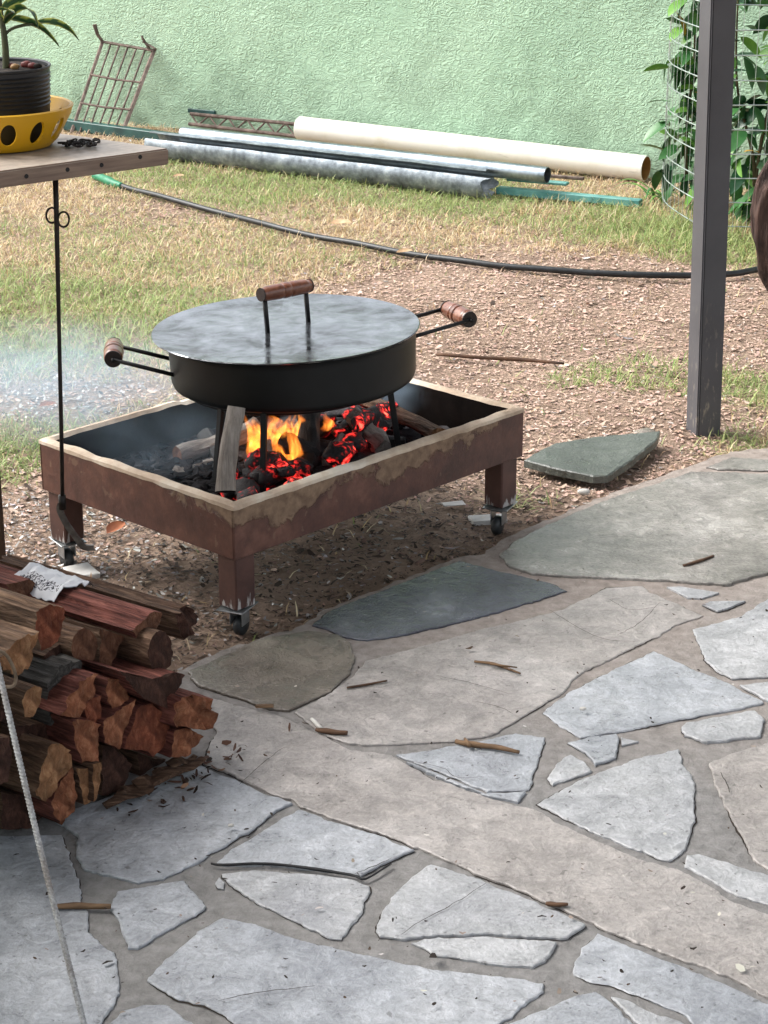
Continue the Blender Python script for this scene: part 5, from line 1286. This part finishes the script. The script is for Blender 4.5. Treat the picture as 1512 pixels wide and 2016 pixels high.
# debris specks on the paving: bits of bark and soil nobody could count
def in_stones(n, fn):
    out = []
    while len(out) < n:
        u, v = fn(); q = P(u, v, .0075); out.append((q.x, q.y, q.z))
    return np.array(out)
dp = in_stones(330, lambda: (rng.uniform(0, 1512), 1100+900*rng.random()**1.1)); dp = dp[in_poly(dp[:, 0], dp[:, 1], PATIO)]
tag(chips('paving_debris', dp, rng.uniform(.003, .011, len(dp))*(1+(rng.random(len(dp)) < .06)), rng.uniform(.25, .7, len(dp)), pal(len(dp), ['2a211b', '4a3a2e', '8d8075', 'c9c4bc'], [5, 3, 1.2, 1]), tilt=.15), 'specks of bark and soil scattered over the paving', 'debris', kind='stuff')
dp = in_stones(380, lambda: (rng.normal(330, 70), rng.normal(1480, 60))); m_ = (dp[:, 0]-WO.x)*wdx.x+(dp[:, 1]-WO.y)*wdx.y > .0
dp = dp[m_ & (((dp[:, 0]-WO.x)*wdx.x+(dp[:, 1]-WO.y)*wdx.y) < .10)]
tag(chips('bark_crumbs', dp, rng.uniform(.006, .025, len(dp)), rng.uniform(.2, .5, len(dp)), pal(len(dp), ['3a2820', '5f4436', '8a6a55', '2a1d17'], [3, 3, 1, 2]), tilt=.4), 'bark crumbs along the foot of the firewood stack', 'debris', kind='stuff')

# ---------------------------------------------------------------- lawn, litter and ash
def yard(n, umin=-200, umax=1700, vmin=232, vmax=1330):
    """points spread evenly over the yard ground in view, off the patio and in front of the wall"""
    a, b, c_, d_ = P(umin, vmin, YZ), P(umax, vmin, YZ), P(umin, vmax, YZ), P(umax, vmax, YZ)
    n = int(n*1.4); x = rng.uniform(-3.5, 3.5, n); y = rng.uniform(3.2, 10.8, n)
    k = (x > (-.34*y-.25)) & (x < .30*y+.3) & ~in_poly(x, y, PATIO)
    k &= ((x-WA.x)*wn.x+(y-WA.y)*wn.y) > .02
    x, y = x[k], y[k]; return x, y, gz(x, y)
green = spots([(60, 620, .3, 1.2), (150, 650, .3, 1.2), (240, 610, .25, 1.0), (300, 640, .2, .9), (30, 700, .2, 1.0), (850, 380, .25, .7), (1230, 420, .2, .8), (1140, 760, .1, .8), (420, 345, .35, .7), (620, 372, .3, .7), (760, 372, .3, .6), (1000, 405, .3, .6), (1180, 735, .16, .8), (1270, 720, .16, .8), (1330, 750, .12, .9), (1480, 760, .16, 1.1), (60, 870, .18, 1.1), (20, 930, .14, .9), (1000, 1000, .06, .8), (1060, 1000, .07, .8), (1090, 985, .05, .8), (1450, 870, .08, .8), (830, 1180, .05, .5), (200, 520, .3, .5), (650, 520, .3, .4), (1330, 470, .25, 1.0), (1440, 500, .2, .9), (1290, 840, .05, .8)], 1.0)
bare = spots([(1000, 600, .45, 1.0), (1250, 590, .45, 1.0), (1450, 620, .4, 1.0), (1100, 670, .35, .9), (900, 650, .3, .8), (1480, 690, .2, .9), (380, 420, .16, .7), (1180, 800, .25, .9), (1330, 830, .2, .8), (1050, 760, .25, .9), (880, 560, .3, .5), (560, 1120, .35, 1.4), (250, 1120, .3, 1.4), (800, 1080, .3, 1.3), (400, 1000, .4, 1.4), (700, 980, .4, 1.4), (60, 1090, .2, 1.0), (80, 790, .16, 1.0), (200, 780, .12, .7), (1000, 940, .15, 1.0), (1150, 950, .15, .8), (330, 1250, .2, 1.2), (1250, 930, .15, .6), (950, 900, .2, 1.0)], 1.0)
x, y, z = yard(400000)
g_, b_ = green(x, y), bare(x, y); nz = fbm(x, y, 2.2, 21); nz2 = fbm(x, y, 9, 8)
dens = np.clip(.80+.6*(nz2-.5)*2-.98*b_+.75*g_, .02, 1)
k = rng.random(len(x)) < dens*.9; x, y, z, g_, b_, nz = x[k], y[k], z[k], g_[k], b_[k], nz[k]
gw = np.clip(.13+.9*g_+(nz-.5)*1.7, .04, .95)
wts = np.stack([1.15*(1-gw), .95*(1-gw), .5*(1-gw), gw*.9, gw*.7, gw*.35], 1)
colr = pal(len(x), ['e2d2ae', 'cfb68c', 'b89c78', 'a3ae70', '82985a', 'bcc78c'], wts)
ln = rng.uniform(.022, .05, len(x))*(1+.3*np.clip(g_, 0, 1))
fenced = np.exp(-((x-P(1400, 450, YZ).x)**2+(y-P(1400, 450, YZ).y)**2)/(2*.35**2)); ln = ln*(1+1.6*fenced*rng.random(len(x)))
tag(blades('lawn_grass', np.stack([x, y, z-.002], 1), ln, rng.uniform(.002, .0042, len(x)), colr, lean=.95), 'thin straw coloured and green lawn grass over the yard', 'grass', kind='stuff')
# dead leaf and wood chip litter
x, y, z = yard(280000); b_ = bare(x, y); g_ = green(x, y)
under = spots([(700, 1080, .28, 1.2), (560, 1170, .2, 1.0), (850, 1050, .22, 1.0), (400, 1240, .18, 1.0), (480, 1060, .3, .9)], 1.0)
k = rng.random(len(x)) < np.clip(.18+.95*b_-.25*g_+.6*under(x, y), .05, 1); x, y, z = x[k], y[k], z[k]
ashf = spots([(330, 1120, .28, 1.2), (180, 1090, .25, 1.2), (100, 1050, .2, .9), (600, 1080, .22, .7), (90, 790, .18, 1.3), (200, 770, .15, .8), (450, 1180, .12, .8)], 1.0)
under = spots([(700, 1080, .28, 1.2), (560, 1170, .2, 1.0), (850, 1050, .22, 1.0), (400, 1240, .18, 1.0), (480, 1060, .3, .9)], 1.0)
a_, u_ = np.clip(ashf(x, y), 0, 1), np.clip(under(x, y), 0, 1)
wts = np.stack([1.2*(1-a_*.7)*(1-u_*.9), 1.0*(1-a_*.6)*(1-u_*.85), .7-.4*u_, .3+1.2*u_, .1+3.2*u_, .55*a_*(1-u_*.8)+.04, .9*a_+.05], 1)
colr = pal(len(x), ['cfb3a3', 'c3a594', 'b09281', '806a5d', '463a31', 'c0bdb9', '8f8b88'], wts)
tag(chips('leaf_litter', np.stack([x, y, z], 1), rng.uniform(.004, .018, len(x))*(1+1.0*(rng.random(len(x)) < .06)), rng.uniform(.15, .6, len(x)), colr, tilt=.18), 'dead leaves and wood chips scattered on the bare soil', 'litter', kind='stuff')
# pale ash flakes around the brazier feet
x, y, z = yard(160000); a_ = ashf(x, y)*np.clip(1-.75*under(x, y), .1, 1); k = rng.random(len(x)) < a_*.45; x, y, z = x[k], y[k], z[k]
tag(chips('ash_flakes', np.stack([x, y, z+.003], 1), rng.uniform(.004, .014, len(x)), rng.uniform(.3, .9, len(x)), pal(len(x), ['d9d6d2', 'b5b2b0', '7c7977', '4a4644'], [2.5, 3, 2.5, 2.5]), 'ash_flakes', .4), 'pale ash flakes on the ground around the brazier feet', 'ash', kind='stuff')

# ---------------------------------------------------------------- smoke drifting off the fire to the left
def puff(c, sx, sy, sz, dens, label, rot=0):
    bm = bmesh.new(); bmesh.ops.create_icosphere(bm, subdivisions=3, radius=1.0)
    o = obj('smoke', bm, 'smoke'); o.matrix_world = Matrix.Translation(c) @ Matrix.Rotation(rot, 4, 'Z') @ Matrix.Diagonal((sx, sy, sz, 1)); o.color = (dens, 1, 1, 1)
    return tag(o, label, 'smoke', kind='stuff')
puff(P(90, 745, .12), .66, .36, .17, .19, 'pale blue smoke drifting over the grass at the left', R(8))
puff(BM @ Vector((.24, .44, -.02)), .27, .18, .11, .08, 'bluish smoke inside the left of the fire tray', BYAW)
puff(BM @ Vector((.1, .75, .06)), .34, .2, .14, .10, 'thin smoke spilling over the far left rim of the tray', R(150))
puff(BM @ Vector((.84, .36, -.01)), .08, .13, .07, .35, 'wisp of smoke in the right corner of the fire tray', BYAW)
